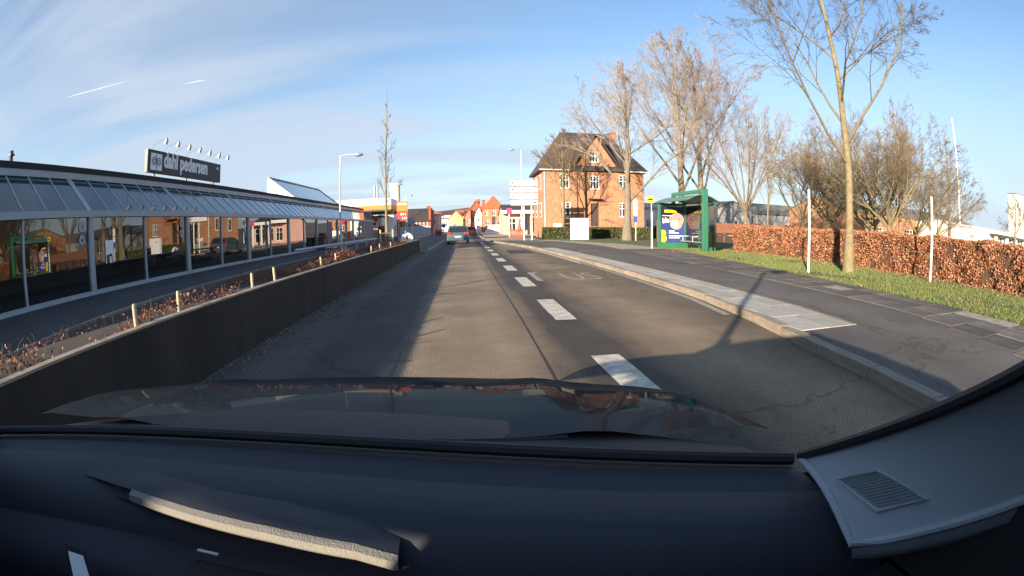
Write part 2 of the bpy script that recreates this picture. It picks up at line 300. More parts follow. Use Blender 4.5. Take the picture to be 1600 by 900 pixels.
def lerp(tab, y):
    ys = [t[1] for t in tab]; xs = [t[0] for t in tab]; return float(np.interp(y, ys, xs))

def build_tubes(groups, name, m, parent, n):
    """groups: list of (points[P,3], radii[P]) of equal P -> one mesh of n-sided tubes"""
    byP = {}
    for p, r in groups: byP.setdefault(len(p), []).append((p, r))
    Vs, Fs, k = [], [], 0
    for P, lst in byP.items():
        A = np.array([a for a, _ in lst], float); Rr = np.array([b for _, b in lst], float); B = len(A)
        T = np.empty_like(A); T[:, 1:-1] = A[:, 2:]-A[:, :-2]; T[:, 0] = A[:, 1]-A[:, 0]; T[:, -1] = A[:, -1]-A[:, -2]
        T /= np.linalg.norm(T, axis=2, keepdims=True)+1e-9
        ref = np.where(np.abs(T[:, :1, 2:3]) < .85, np.array([0, 0, 1.]), np.array([1., 0, 0])); ref = np.broadcast_to(ref, T.shape)
        u = np.cross(T, ref); u /= np.linalg.norm(u, axis=2, keepdims=True)+1e-9; w = np.cross(T, u)
        th = np.arange(n)*2*np.pi/n
        V = A[:, :, None]+Rr[:, :, None, None]*(u[:, :, None]*np.cos(th)[None, None, :, None]+w[:, :, None]*np.sin(th)[None, None, :, None])
        Vs.append(V.reshape(-1, 3)); idx = np.arange(B*P*n).reshape(B, P, n)+k; nx_ = np.roll(idx, -1, 2)
        Fs.append(np.stack([idx[:, :-1], nx_[:, :-1], nx_[:, 1:], idx[:, 1:]], -1).reshape(-1, 4)); k += B*P*n
    return np_mesh(name, np.concatenate(Vs), np.concatenate(Fs), m, parent, smooth=True)

# ---------------------------------------------------------------- ground, roads, pavements
gm = MB(); gr = [-900, -300, -120, -60, -30, -15, 0, 15, 30, 60, 120, 300, 900]; gy = [-300, -60, -20, 0, 20, 40, 80, 120, 180, 260, 420, 900, 2200]
gm.grid([[(x, y, -.03) for x in gr] for y in gy]); o = gm.build('ground', 'ground'); o['kind'] = 'structure'
KERB = [(1.9, -12), (2.75, -1), (3.72, 2.2), (3.95, 4.3), (4.2, 5.5), (4.52, 8.3), (4.58, 12), (4.5, 19), (4.2, 29), (3.3, 37), (2.35, 43.7), (2.2, 60), (2.6, 92), (4.0, 150), (9, 220)]
PLAT = [(3.4, -12), (4.2, 0), (5.35, 4.6), (5.5, 6), (5.5, 12), (5.4, 19), (5.1, 29), (4.3, 37), (3.4, 43.7)]
CYC = [(4.6, -12), (5.9, 0), (6.6, 2), (7.15, 3.5), (7.5, 5), (7.6, 7), (7.7, 10), (7.9, 14), (8.3, 20), (8.8, 27), (8.9, 31), (8.0, 37), (6.4, 43.7)]
FOOT = [(9.0, -12), (9.15, 0), (9.3, 5), (9.55, 9), (10.0, 13), (10.6, 18), (11.3, 22), (11.4, 27)]
kx = lambda y: lerp(KERB, y); px_ = lambda y: lerp(PLAT, y); cx = lambda y: lerp(CYC, y); fx = lambda y: lerp(FOOT, y)
rd = [(-2.85, -12), (-2.85, 28.6), (-5.8, 31), (-6.2, 60), (-6.6, 92), (-5.5, 150), (0, 220)]
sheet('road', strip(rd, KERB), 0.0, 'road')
def ysamp(a, b, n): return [a+(b-a)*i/n for i in range(n+1)]
ys = sorted(set(ysamp(-12, 43.7, 40)+[-1, 0, 1, 2, 2.2, 3, 3.5, 4.3, 4.6, 5, 5.5, 6, 7, 8.3]))
cyc = sheet('cycle_track', strip([(px_(y)+.06, y) for y in ys], [(cx(y), y) for y in ys]), .10, 'cycle')
fp = MB().quad(*[(x, y, .092) for x, y in strip([(cx(y), y) for y in ysamp(-12, 27, 30)], [(fx(y)+.06, y) for y in ysamp(-12, 27, 30)])]).build('footpath', 'joint'); fp['kind'] = 'structure'
# footpath slabs, one object each
sl = MB().box(0, 1, 0, 1, 0, 1).build('slab_source', 'slab'); sme = sl.data; bpy.data.objects.remove(sl)
y = .6; rnd = random.Random(3)
while y < 24.5:
    d = .78; nx = 3
    for k in range(nx):
        a = cx(y)+.03; b_ = fx(y); w = (b_-a)/nx
        if rnd.random() < .05: continue
        o = linkmesh('paving_slab', sme, None, fp); g_ = rnd.uniform(.012, .06)
        o.location = (a+k*w+g_, y+rnd.uniform(.005, .03), .085); o.scale = (w-2*g_, d-.03, .028+rnd.uniform(-.004, .006)); o.rotation_euler = (rnd.uniform(-.004, .004), rnd.uniform(-.003, .003), rnd.uniform(-.008, .008)-.03)
    y += d+.012
sheet('pale_footway', strip([(cx(y), y) for y in ysamp(24.4, 43.7, 12)], [(12.2, 24.4), (14.1, 24.4), (14.1, 27.2), (11.8, 27.6), (11.4, 32), (9.6, 38), (7.6, 43.7)][0:7]), .097, 'sand')
# platform between kerb and cycle track: pale pavers in front, dark asphalt near the car
pb = sheet('bus_platform', strip([(kx(y)+.16, y) for y in ys], [(px_(y)+.06, y) for y in ys]), .115, 'cycle')
pv = MB().box(0, 1, 0, 1, 0, 1).build('paver_source', 'paver'); pme = pv.data; bpy.data.objects.remove(pv)
y = 4.65
while y < 27:
    d = .9 if y < 18 else 1.5
    a = kx(y)+.19; b_ = px_(y)+.04; mid = (a+b_)/2
    for (u, v) in ((a, mid), (mid, b_)):
        o = linkmesh('paver', pme, None, pb); o.location = (u+.006, y+.006, .108); o.scale = (v-u-.014, d-.014, .018+rnd.uniform(-.002, .003)); o.rotation_euler.z = rnd.uniform(-.006, .006)
    y += d
kb = MB().box(0, 1, 0, 1, 0, 1).build('kerb_source', 'kerbstone', bevel=0); kme = kb.data; bpy.data.objects.remove(kb)
kr = thing('kerb', None, None, (0, 0, 0)); kr['kind'] = 'structure'
def kerbrun(tab, y0, y1, step, h, w=.16, z0=-.02):
    y = y0
    while y < y1:
        xa, xb = lerp(tab, y), lerp(tab, y+step); o = linkmesh('kerb_stone', kme, None, kr)
        o.location = (xa, y, z0); L_ = math.hypot(step, xb-xa); o.scale = (w, L_-.012, h-z0+rnd.uniform(-.004, .004)); o.rotation_euler.z = -math.atan2(xb-xa, step)
        y += step
kerbrun(KERB, -4, 44, 1.0, .125, .19)
kerbrun([(px_(y)-.04, y) for y in ys], 4.65, 26, 1.5, .131, .09, .05)
kerbrun([(x-.15, y) for x, y in KERB], 56, 150, 4.0, .12, .2)
kerbrun([(-6.2, 31), (-6.4, 60), (-6.8, 92), (-5.7, 150)], 31, 150, 4.0, .12, .2)
# right verge and lawns
lawn = sheet('lawn', [(fx(y)+.05, y) for y in ysamp(-12, 24.4, 24)]+[(14.1, 24.4), (14.1, 27.2), (11.8, 27.6), (11.4, 32), (9.6, 38), (7.6, 43.7), (7.5, 52), (40, 52), (70, 40), (70, -12)], .09, 'grass')
sheet('side_road', [(2.2, 44.0), (7.5, 43.9), (9, 52.2), (7, 60), (2.2, 60)], .004, 'sand')
sheet('pavement', [(2.4, 60), (14, 60), (24, 150), (4.2, 150)], .1, 'sand')
sheet('forecourt', [(-6.6, 61.5), (-6.9, 110), (-40, 110), (-40, 61.5)], .02, 'drive')
sheet('pavement', [(-6.4, 62), (-6.9, 92), (-5.9, 150), (-12, 150), (-12, 92), (-9, 62)], .1, 'sand')
# left: road behind the wall
sheet('road', [(-12.2, -12), (-12.2, 61.5), (-6.2, 61.5), (-6.0, 31.0), (-6.3, 12), (-5.9, -12)], .09, 'drive')
BEDK = [(-5.3, -4), (-5.75, 2), (-6.1, 4), (-6.45, 5.5), (-6.75, 8), (-7.0, 11.4), (-7.3, 17.5), (-7.2, 25), (-6.4, 31)]
bed = MB()
byy = ysamp(-4, 28.5, 16)
bed.grid([[(-2.89, y, .68), (-3.9, y, .6), (-5.0, y, .42), (lerp(BEDK, y)+.12, y, .26)] for y in byy])
bed.quad((-2.89, 28.5, .68), (-3.9, 28.5, .6), (-5, 28.5, .42), (lerp(BEDK, 28.5)+.12, 28.5, .26), (lerp(BEDK, 28.5)+.12, 28.5, -.02), (-2.89, 28.5, -.02))
o = bed.build('planting_bed', 'soil', smooth=True); o['kind'] = 'structure'
bk = thing('bed_edging', None, None); bk['kind'] = 'structure'
y = -4
while y < 28:
    xa, xb = lerp(BEDK, y), lerp(BEDK, y+2); o = linkmesh('kerb_stone', kme, None, bk); o.location = (xa, y, .0); o.scale = (.1, math.hypot(2, xb-xa)-.01, .31); o.rotation_euler.z = -math.atan2(xb-xa, 2); y += 2
# dirt and gravel strip along the foot of the wall
pts = []; 
for i in range(2600):
    yy = random.uniform(2.5, 27); pts.append((-2.78+abs(random.gauss(0, .22)), yy, .006))
tag(leaves('fallen_leaves_and_grit', pts, 0, .016, M['joint']), kind='stuff')

# road markings (each its own sheet 4 mm above the road)
mk = thing('edge_line_dashes', None, None); mk['kind'] = 'structure'
def dash(x0, x1, y0, y1, m='paint', z=.006, sk=0):
    n = 6; v = [[(x0+random.uniform(-.006, .006)+sk*(j/n), y0+(y1-y0)*j/n, z) for j in range(n+1)], [(x1+random.uniform(-.006, .006)+sk*(j/n), y0+(y1-y0)*j/n, z) for j in range(n+1)]]
    return MB().quad(*(v[0]+v[1][::-1])).build('road_marking', m, mk)
for k in range(11):
    y0 = 2.85+k*3.98-.08
    dash(1.32, 1.64, y0, y0+1.98, 'paint', sk=0)
for k in range(15): dash(-2.5, -2.3, 31+k*2.0, 32+k*2.0)
for (a, b_) in ((30, 60),): dash(-5.4, -5.28, 33, 62, 'wornpaint')
# kerbside line following the bay
v0 = [(kx(y)-.24, y, .005) for y in ysamp(6.5, 43.6, 44)]; v1 = [(kx(y)-.1, y, .005) for y in ysamp(6.5, 43.6, 44)]
MB().quad(*(v0+v1[::-1])).build('road_marking', 'wornpaint', mk)
v0 = [(kx(y)-.34, y, .006) for y in ysamp(17, 43.6, 30)]; v1 = [(kx(y)-.2, y, .006) for y in ysamp(17, 43.6, 30)]
MB().quad(*(v0+v1[::-1])).build('road_marking', 'paint', mk)
for k in range(5): dash(2.2, 2.4, 48+k*5, 50.6+k*5)
tar = thing('tar_seams', None, None); tar['kind'] = 'structure'
def seam(pts, w=.03):
    a, b_ = [], []
    for (p, q) in zip(pts[:-1], pts[1:]):
        for k in range(6):
            t = k/6; x, y = p[0]+(q[0]-p[0])*t, p[1]+(q[1]-p[1])*t; j = random.uniform(-.02, .02); ww = w*random.uniform(.5, 1.2)
            d = Vector((q[0]-p[0], q[1]-p[1])).normalized(); a.append((x-d.y*ww, y+d.x*ww+j, .004)); b_.append((x+d.y*ww, y-d.x*ww+j, .004))
    MB().quad(*(a+b_[::-1])).build('seam', 'seam', tar)
seam([(-2.4, 9.6), (-.4, 11.2), (1.0, 12.9), (2.6, 14.4), (4.2, 15.2)]); seam([(-2.6, 20.5), (0, 21.1), (4.3, 21.6)]); seam([(-.75, 3.3), (-.8, 6.5), (-.78, 9.2)], .018); seam([(.78, 3.0), (.82, 7), (.8, 14), (.84, 24)], .016)
for yy, l_ in ((5.6, .5), (6.5, .35), (7.7, .45), (8.6, .3), (4.8, .35)): seam([(-.9, yy), (-.9+l_, yy+random.uniform(.02, .12))], .012)
for (x0, y0, x1, y1) in ((2.3, 24, 3.6, 27.5), (-1.9, 15, -1.0, 17.2)): MB().quad((x0, y0, .003), (x1, y0+.05, .003), (x1-.03, y1, .003), (x0+.04, y1-.04, .003)).build('asphalt_patch', 'drive', tar)
mh = MB().tube([(3.0, 17.5, -.02), (3.0, 17.5, .008)], .33, 20).build('manhole_cover', 'darkmetal', tar)
fl = Matrix(((1, 0, 0), (0, 1, 0), (0, 0, 1)))
bw = thing('bus_lettering', None, None); bw['kind'] = 'structure'
t = text_mesh('letter', 'US', 2.5, 'wornpaint', bw, (2.62, 11.85, .006), fl, 0, .0, .36); 
# the B is mostly worn away: only its stem and a scrap remain
MB().quad((1.82, 11.75, .006), (1.98, 11.7, .006), (1.98, 14.0, .006), (1.84, 14.05, .006)).quad((1.98, 13.6, .006), (2.16, 13.7, .006), (2.1, 13.95, .006), (1.98, 14.0, .006)).build('letter', 'wornpaint', bw)

# ---------------------------------------------------------------- retaining wall with bed stakes and plants
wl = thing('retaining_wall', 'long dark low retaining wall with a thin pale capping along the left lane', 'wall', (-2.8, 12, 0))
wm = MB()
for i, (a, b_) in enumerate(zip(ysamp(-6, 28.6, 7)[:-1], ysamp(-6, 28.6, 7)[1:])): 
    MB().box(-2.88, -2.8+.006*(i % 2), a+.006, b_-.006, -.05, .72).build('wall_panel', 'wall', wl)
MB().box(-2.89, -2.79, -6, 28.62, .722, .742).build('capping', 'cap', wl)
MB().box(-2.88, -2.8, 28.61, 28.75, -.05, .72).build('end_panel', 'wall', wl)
stk = [((236, 3.25)), ((313, 4.15)), (None, 5.8), (None, 6.9), (None, 9.5), (None, 10.7), (None, 15), (None, 16.6)]
first = None
stakelab = ['pale wooden stake nearest the car behind the low dark wall', 'second pale stake from the car in the bed behind the wall']
for i, yy in enumerate((3.28, 4.12, 5.95, 6.9, 9.3, 10.6, 14.6, 16.4, 18.6)):
    if first is None:
        o = MB().tube([(0, 0, -.25), (0, 0, .17), (0, 0, .2)], [.024, .023, .017], 10).build('bed_stake', 'stake', smooth=True); first = o
    else: o = first.copy(); COL.objects.link(o)
    o.location = (-2.98-.05*(i % 2), yy, .72); o.rotation_euler = (random.uniform(-.08, .08), random.uniform(-.08, .08), i)
    tag(o, ['stake standing nearest the car', 'second stake from the car', 'third stake along from the car', 'fourth stake, just past the ghostly glare', 'fifth stake, first of the middle pair', 'sixth stake, second of the middle pair', 'seventh stake, shortly before the young tree', 'eighth stake, close before the young tree', 'last stake, nearest the young tree'][i]+' in the bed behind the dark wall', 'stake', 'pale wooden stakes in the planting bed')
bp_ = []
for i in range(30000):
    yy = random.uniform(-1, 28.3)**1.0; xx = -2.93-abs(random.gauss(0, 1.1))
    if xx < -5.6 or (yy < 7 and random.random() < .55): continue
    cl = math.sin(yy*1.7)+math.sin(yy*.63+1)+math.sin(xx*3+yy)
    h = max(0, cl)*.09+random.random()*.12
    if cl > -.6: bp_.append((xx, yy, np.interp(-xx, [3, 3.9, 5, 6], [.68, .6, .42, .3])+h*random.random()+.02))
st_g = []
for i in range(1400):
    x_, y_, z_ = bp_[random.randrange(len(bp_))]; zb_ = float(np.interp(-x_, [2.9, 3.9, 5, 6], [.68, .6, .42, .3])); dx_, dy_ = random.gauss(0, .06), random.gauss(0, .06); h_ = random.uniform(.06, .2)
    st_g.append(([(x_, y_, zb_-.02), (x_+dx_*.5, y_+dy_*.5, zb_+h_*.6), (x_+dx_*1.3, y_+dy_*1.3, zb_+h_)], [.004, .003, .002]))
tag(leaves('red_bed_plants', bp_, 0, .019, 'redleaf'), kind='stuff')

tag(build_tubes(st_g, 'bed_plant_stems', 'twig1', None, 3), kind='stuff')
# ---------------------------------------------------------------- windows and walls
def wall_cells(mb, x0, x1, z0, z1, yf, th, ops):
    """wall slab in the XZ plane, front face at yf, thickness th towards +Y, with rectangular openings."""
    xs = sorted({x0, x1, *[o[0] for o in ops], *[o[1] for o in ops]}); zs = sorted({z0, z1, *[o[2] for o in ops], *[o[3] for o in ops]})
    for a, b in zip(xs[:-1], xs[1:]):
        for c, d in zip(zs[:-1], zs[1:]):
            if any(a >= o[0]-1e-6 and b <= o[1]+1e-6 and c >= o[2]-1e-6 and d <= o[3]+1e-6 for o in ops): continue
            mb.box(a, b, yf, yf+th, c, d)
def window(parent, x0, x1, z0, z1, yf, fr=.09, nx=2, nz=2, name='window', deep=.1, cross=.65):
    f = MB(); y = yf+deep
    f.box(x0, x0+fr, y-.05, y+.05, z0, z1).box(x1-fr, x1, y-.05, y+.05, z0, z1).box(x0+fr, x1-fr, y-.05, y+.05, z0, z0+fr).box(x0+fr, x1-fr, y-.05, y+.05, z1-fr, z1)
    for i in range(1, nx): 
        c = x0+(x1-x0)*i/nx; f.box(c-fr*.5, c+fr*.5, y-.045, y+.045, z0+fr, z1-fr)
    if nz > 1:
        c = z0+(z1-z0)*cross; f.box(x0+fr, x1-fr, y-.04, y+.04, c-fr*.4, c+fr*.4)
    if nz > 2:
        c = z0+(z1-z0)*(cross+1)/2; f.box(x0+fr, x1-fr, y-.035, y+.035, c-fr*.2, c+fr*.2)
    w = f.build(name, 'frame', parent)
    MB().box(x0+fr*.5, x1-fr*.5, y+.0, y+.012, z0+fr*.5, z1-fr*.5).build('pane', 'winglass', w)
    return w
def hiproof(mb, x0, x1, y0, y1, z0, rx0, rx1, ry, z1, th=.18):
    A = [(x0,y0,z0),(x1,y0,z0),(x1,y1,z0),(x0,y1,z0)]; Rg = [(rx0,ry,z1),(rx1,ry,z1)]
    mb.add(A+Rg+[(x,y,z-th) for x,y,z in A], [(0,1,5,4),(1,2,5),(2,3,4,5),(3,0,4),(0,6,7,1),(1,7,8,2),(2,8,9,3),(3,9,6,0),(9,8,7,6)])
def gabroof(mb, x0, x1, y0, y1, z0, z1, axis='y', th=.16):
    """two sloping slabs; axis is the ridge direction"""
    if axis == 'y':
        c = (x0+x1)/2
        mb.prism([(x0,y0,z0),(c,y0,z1),(c,y0,z1+th),(x0-.05,y0,z0+th)], (0,0,0), (0,y1-y0,0)); mb.prism([(x1,y0,z0),(x1+.05,y0,z0+th),(c,y0,z1+th),(c,y0,z1)], (0,0,0), (0,y1-y0,0))
    else:
        c = (y0+y1)/2
        mb.prism([(x0,y0,z0),(x0,y0-.05,z0+th),(x0,c,z1+th),(x0,c,z1)], (0,0,0), (x1-x0,0,0)); mb.prism([(x0,y1,z0),(x0,c,z1),(x0,c,z1+th),(x0,y1+.05,z0+th)], (0,0,0), (x1-x0,0,0))
def house(name, label, x0, x1, y0, y1, h, roofh, wm_, rm_, wins=(), axis='y', cat='house', group=None, roofw=.3, chim=(), door=None, side=()):
    b = thing(name, label, cat, ((x0+x1)/2, y0, 0), group)
    mb = MB(); wall_cells(mb, x0, x1, 0, h, y0, .3, [w[:4] for w in wins]+([door] if door else [])); mb.box(x0, x0+.3, y0+.3, y1, 0, h).box(x1-.3, x1, y0+.3, y1, 0, h).box(x0+.3, x1-.3, y1-.3, y1, 0, h)
    if roofh > .3:
        if axis == 'y':
            c = (x0+x1)/2
            for yy in (y0, y1-.3): mb.prism([(x0, yy, h), (x1, yy, h), (c, yy, h+roofh)], (0,0,0), (0,.3,0))
        else:
            c = (y0+y1)/2
            for xx in (x0, x1-.3): mb.prism([(xx, y0, h), (xx, y1, h), (xx, c, h+roofh)], (0,0,0), (.3,0,0))
    mb.build('wall', wm_, b)
    r = MB()
    if roofh > .3:
        k = roofw*roofh/((x1-x0)/2 if axis == 'y' else (y1-y0)/2)
        if axis == 'y': gabroof(r, x0-roofw, x1+roofw, y0-.2, y1+.2, h-k+.02, h+roofh+.02)
        else: gabroof(r, x0-.2, x1+.2, y0-roofw, y1+roofw, h-k+.02, h+roofh+.02, 'x')
    else: r.box(x0-.2, x1+.2, y0-.2, y1+.2, h+.005, h+max(.15, roofh))
    ro = r.build('roof', rm_, b)
    for (cx_, cy_, cz_, ch_) in chim: MB().box(cx_-.35, cx_+.35, cy_-.35, cy_+.35, cz_, cz_+ch_).box(cx_-.42, cx_+.42, cy_-.42, cy_+.42, cz_+ch_, cz_+ch_+.12).build('chimney', 'brick2', ro)
    for w in wins: window(b, *w[:4], y0, nx=w[4] if len(w) > 4 else 2, nz=2, deep=.14)
    if door: MB().box(door[0], door[1], y0+.15, y0+.2, door[2], door[3]).build('door', 'door', b)
    return b

# ---------------------------------------------------------------- showroom on the left
sh = thing('car_showroom', 'long low showroom with glass front and slanting glass roof edge on the left', 'showroom', (-20, 28, 0))
SX = -12.0; Y0S, Y1S = -5.0, 60.9
MB().box(SX-.22, SX+.06, Y0S, Y1S, 0, .12).box(SX-.16, SX+.02, Y0S, 54.5, .12, .22).each('sill', 'whitegrey', sh)
mul = [7.87-3.2*k for k in range(4, 0, -1)]+[7.87+3.2*k for k in range(0, 15)]
mul = [m_ for m_ in mul if m_ < 54]+[54.5]
for i, (a, b_) in enumerate(zip(mul[:-1], mul[1:])):
    q = [random.uniform(-.007, .007) for _ in range(4)]
    MB().add([(SX-.06+q[0], a, .22), (SX-.06+q[1], b_, .22), (SX-.06+q[2], b_, 2.52), (SX-.06+q[0]+q[2]-q[1], a, 2.52)], [(0, 1, 2, 3)]).build('glass_pane', 'glass', sh)
for i, a in enumerate(mul):
    thick = abs(((a-11.07)/6.4)-round((a-11.07)/6.4)) < .08
    w = .11 if thick else .04
    MB().box(SX-.14, SX+(.03 if thick else .0), a-w, a+w, .22, 2.52).build('mullion', 'whitegrey', sh)
MB().box(SX-.2, SX-.02, 54.62, Y1S, .12, 2.52).build('end_wall_panel', 'showwall', sh)
MB().box(SX-.04, SX-.0, 40.0, 41.1, .1, 2.4).build('entrance_door', 'darkmetal', sh)
MB().box(SX-.2, SX+.08, Y0S, Y1S, 2.52, 2.72).build('eaves_beam', 'whitegrey', sh)
TX, TZ = -13.4, 3.92
n = int((Y1S-Y0S)/1.05); k0 = 11.03-1.05*int((11.03-Y0S)/1.05)
sb = []
yy = k0
while yy < Y1S-.3:
    b_ = min(yy+1.05, Y1S)
    MB().prism([(SX-.05, yy, 2.73), (TX, yy, TZ), (TX-.03, yy, TZ-.03), (SX-.08, yy, 2.70)], (0, .01, 0), (0, b_-yy-.01, 0)).build('roof_pane', 'roofglass', sh)
    i = round((yy-11.03)/1.05); w = .12 if i % 6 == 0 else .028
    sb.append((yy, w)); yy += 1.05
for (yy, w) in sb:
    MB().prism([(SX-.03, yy-w, 2.735), (TX+.02, yy-w, TZ+.015), (TX-.03, yy-w, TZ-.03), (SX-.08, yy-w, 2.70)], (0, 0, 0), (0, 2*w, 0)).build('glazing_bar', 'whitegrey', sh)
MB().box(TX-.2, TX+.06, Y0S, Y1S, TZ, TZ+.22).build('ridge_fascia', 'whitegrey', sh)
MB().box(TX-.25, TX+.09, Y0S, Y1S, TZ+.222, TZ+.42).build('parapet', 'black', sh)
MB().box(-30, TX-.22, Y0S, Y1S, TZ-.05, TZ+.25).build('flat_roof', 'black', sh)
MB().box(-30.2, -30, Y0S, Y1S, 0, TZ+.3).box(-29.99, SX-.23, Y1S-.2, Y1S, .0, TZ-.06).box(-29.99, SX-.23, Y0S, Y0S+.2, 0, TZ-.06).each('rear_wall', 'showwall', sh)
MB().prism([(SX-.2, Y1S-.199, 2.5), (TX-.15, Y1S-.199, 2.5), (TX-.15, Y1S-.199, TZ)], (0, 0, 0), (0, .19, 0)).build('gable_infill', 'showwall', sh)
MB().box(-29.9, SX-.23, Y0S+.3, Y1S-.3, .1, .14).build('floor', 'int_floor', sh)
MB().box(-20.2, -20, Y0S+.3, Y1S-.3, .15, TZ-.1).build('inner_partition', 'int_dark', sh)
# raised rooflight
D0, D1, DX, DZ = 35.6, 49.5, -16.0, 6.12
MB().prism([(TX+.08, D0, TZ+.2), (DX, D0, DZ), (DX, D0, TZ+.2)], (0, 0, 0), (0, .12, 0)).prism([(TX+.08, D1, TZ+.2), (DX, D1, DZ), (DX, D1, TZ+.2)], (0, -.12, 0), (0, 0, 0)).box(DX-.1, DX, D0, D1, TZ+.2, DZ).each('rooflight_cheek', 'white', sh)
MB().prism([(TX+.1, D0, TZ+.21), (DX, D0, DZ+.03), (DX-.03, D0, DZ), (TX+.05, D0, TZ+.16)], (0, .02, 0), (0, D1-D0-.02, 0)).build('rooflight_glass', 'roofglass', sh)
MB().tube([(DX+.02, D0, DZ+.05), (DX+.02, D1, DZ+.05)], .07, 6).tube([(TX+.1, D0, TZ+.24), (DX, D0, DZ+.05)], .05, 6).tube([(TX+.1, D1, TZ+.24), (DX, D1, DZ+.05)], .05, 6).each('rooflight_edging', 'whitegrey', sh)
MB().box(DX+.35, DX+1.0, D0-.03, D0+.01, TZ+.35, TZ+1.15).build('rooflight_window', 'whitegrey', sh)
MB().tube([(-13.62, 8.2, 4.3), (-13.62, 8.2, 4.7)], .09, 8).box(-13.7, -13.5, 8.1, 8.3, 4.55, 4.6).build('vent_pipe', 'darkmetal', sh)
# stickers on the glass
def ring(mb, x, y, z, r0, r1, n=20):
    vs_ = []; fs = []
    for k in range(n):
        t_ = 2*math.pi*k/n; vs_ += [(x, y+r0*math.cos(t_), z+r0*math.sin(t_)), (x, y+r1*math.cos(t_), z+r1*math.sin(t_))]
    for k in range(n): fs.append((2*k, 2*k+1, 2*((k+1) % n)+1, 2*((k+1) % n)))
    mb.add(vs_, fs)
for yb in (10.62, 17.0, 23.4):
    mb = MB(); ring(mb, SX-.035, yb, 2.22, .05, .16); ring(mb, SX-.035, yb, 1.82, .05, .16); mb.each('window_sticker', 'whitegrey', sh)
nb = MB().box(SX-.04, SX-.036, 11.85, 12.3, 1.0, 1.75); st_ = nb.build('window_notice', 'signwhite', sh)
MB().box(SX-.034, SX-.031, 11.9, 12.05, 1.0, 1.28).box(SX-.034, SX-.031, 12.05, 12.2, 1.22, 1.3).box(SX-.034, SX-.031, 12.17, 12.21, 1.0, 1.22).each('notice_print', 'signblack', st_)
# bin beside the door
bn = thing('litter_bin', 'small dark litter bin standing against the showroom glass', 'bin', (-11.55, 36.5, .09))
MB().box(-11.85, -11.25, 36.2, 36.8, .09, 1.0).build('bin_body', 'darkmetal', bn, bevel=.04); MB().box(-11.88, -11.22, 36.17, 36.83, 1.005, 1.08).build('lid', 'black', bn)
# sign board on the roof
sg = thing('roof_sign', 'dark roof sign with white lettering dahl pedersen and row of spotlights', 'sign', (-13.6, 19.7, 4.3))
MB().box(-13.78, -13.6, 16.25, 23.25, 4.56, 5.56).build('sign_board', 'signblack', sg)
yz = Matrix(((0, 0, 1), (1, 0, 0), (0, 1, 0)))
text_mesh('lettering', 'dahl pedersen', .98, 'signwhite', sg, (-13.59, 17.56, 4.88), yz, .012, .036, .755)
text_mesh('small_lettering', 'A/S', .2, 'signwhite', sg, (-13.59, 22.75, 5.24), yz, .01, .006, .9)
MB().box(-13.6, -13.585, 16.5, 17.4, 4.68, 5.42).build('logo_panel', 'signwhite', sg)
mb = MB()
for yc in (16.76, 17.14):
    ring(mb, -13.575, yc, 5.06, .06, .095); ring(mb, -13.575, yc, 5.06, .145, .18)
mb.box(-13.582, -13.574, 16.91, 16.95, 5.0, 5.38).box(-13.582, -13.574, 16.955, 16.995, 4.72, 5.1); mb.each('logo_print', 'signblack', sg)
for yp in (16.9, 19.75, 22.6): MB().box(-13.74, -13.66, yp-.05, yp+.05, 4.3, 4.56).tube([(-13.7, yp, 4.5), (-14.9, yp, 4.3)], .03, 6).build('support_post', 'darkmetal', sg)
for k in range(7):
    yl = 16.7+k*1.02
    lp = MB().tube([(-13.7, yl, 5.56), (-13.7, yl, 5.75), (-12.9, yl+.1, 5.98)], .009, 6).build('lamp_arm', 'darkmetal', sg)
    MB().tube([(-12.9, yl+.1, 6.0), (-12.9, yl+.1, 5.88), (-12.96, yl+.1, 5.72)], [.04, .085, .105], 10).build('spotlight', 'galv', lp)

# ---------------------------------------------------------------- red brick house on the right
hs = thing('brick_house', 'tall orange brick house with dark hipped roof, front gable and white windows', 'house', (15.4, 54, 0))
HX0, HX1, HY0, HY1, HE = 9.15, 21.7, 54.0, 62.0, 8.0
ops = [(11.25, 12.35, 2.5, 4.25), (18.45, 19.6, 2.5, 4.25), (14.85, 15.85, 1.35, 4.1), (11.1, 12.25, 5.85, 7.6), (14.8, 15.95, 5.8, 7.45), (18.45, 19.5, 5.85, 7.6)]
mb = MB(); wall_cells(mb, HX0, HX1, .9, HE, HY0, .35, ops)
mb.box(HX0, HX0+.35, HY0+.35, HY1, 0, HE).box(HX1-.35, HX1, HY0+.35, HY1, 0, HE).box(HX0+.35, HX1-.35, HY1-.35, HY1, 0, HE)
G0, G1, GP, GZ = 12.75, 18.55, 15.65, 12.25   # gable wall
def gz(x): return HE+(GZ-HE)*(1-abs(x-GP)/(GP-G0))
a0, a1 = 14.75, 15.9
for (pl) in ([(G0,HE),(a0,HE),(a0,gz(a0))], [(a1,HE),(G1,HE),(a1,gz(a1))], [(a0,HE),(a1,HE),(a1,9.05),(a0,9.05)], [(a0,10.4),(a1,10.4),(a1,gz(a1)),(GP,GZ),(a0,gz(a0))]):
    mb.prism([(x, HY0, z) for x, z in pl], (0, .35, 0), (0, 0, 0))
mb.build('wall', 'brick', hs)
MB().box(HX0-.04, 14.85, HY0-.05, HY0+.36, 0, .895).box(15.85, HX1+.04, HY0-.05, HY0+.36, 0, .895).box(14.85, 15.85, HY0-.04, HY0+.36, 0, .895).build('plinth', 'stone', hs)
for o_ in (ops[0], ops[1], ops[3], ops[4], ops[5]): window(hs, *o_, HY0, nx=3 if o_[1]-o_[0] > 1.12 else 2, nz=3, fr=.1, deep=.12, cross=.58); 
window(hs, 14.75, 15.9, 9.05, 10.4, HY0, nx=3, nz=3, fr=.1, deep=.12, cross=.58)
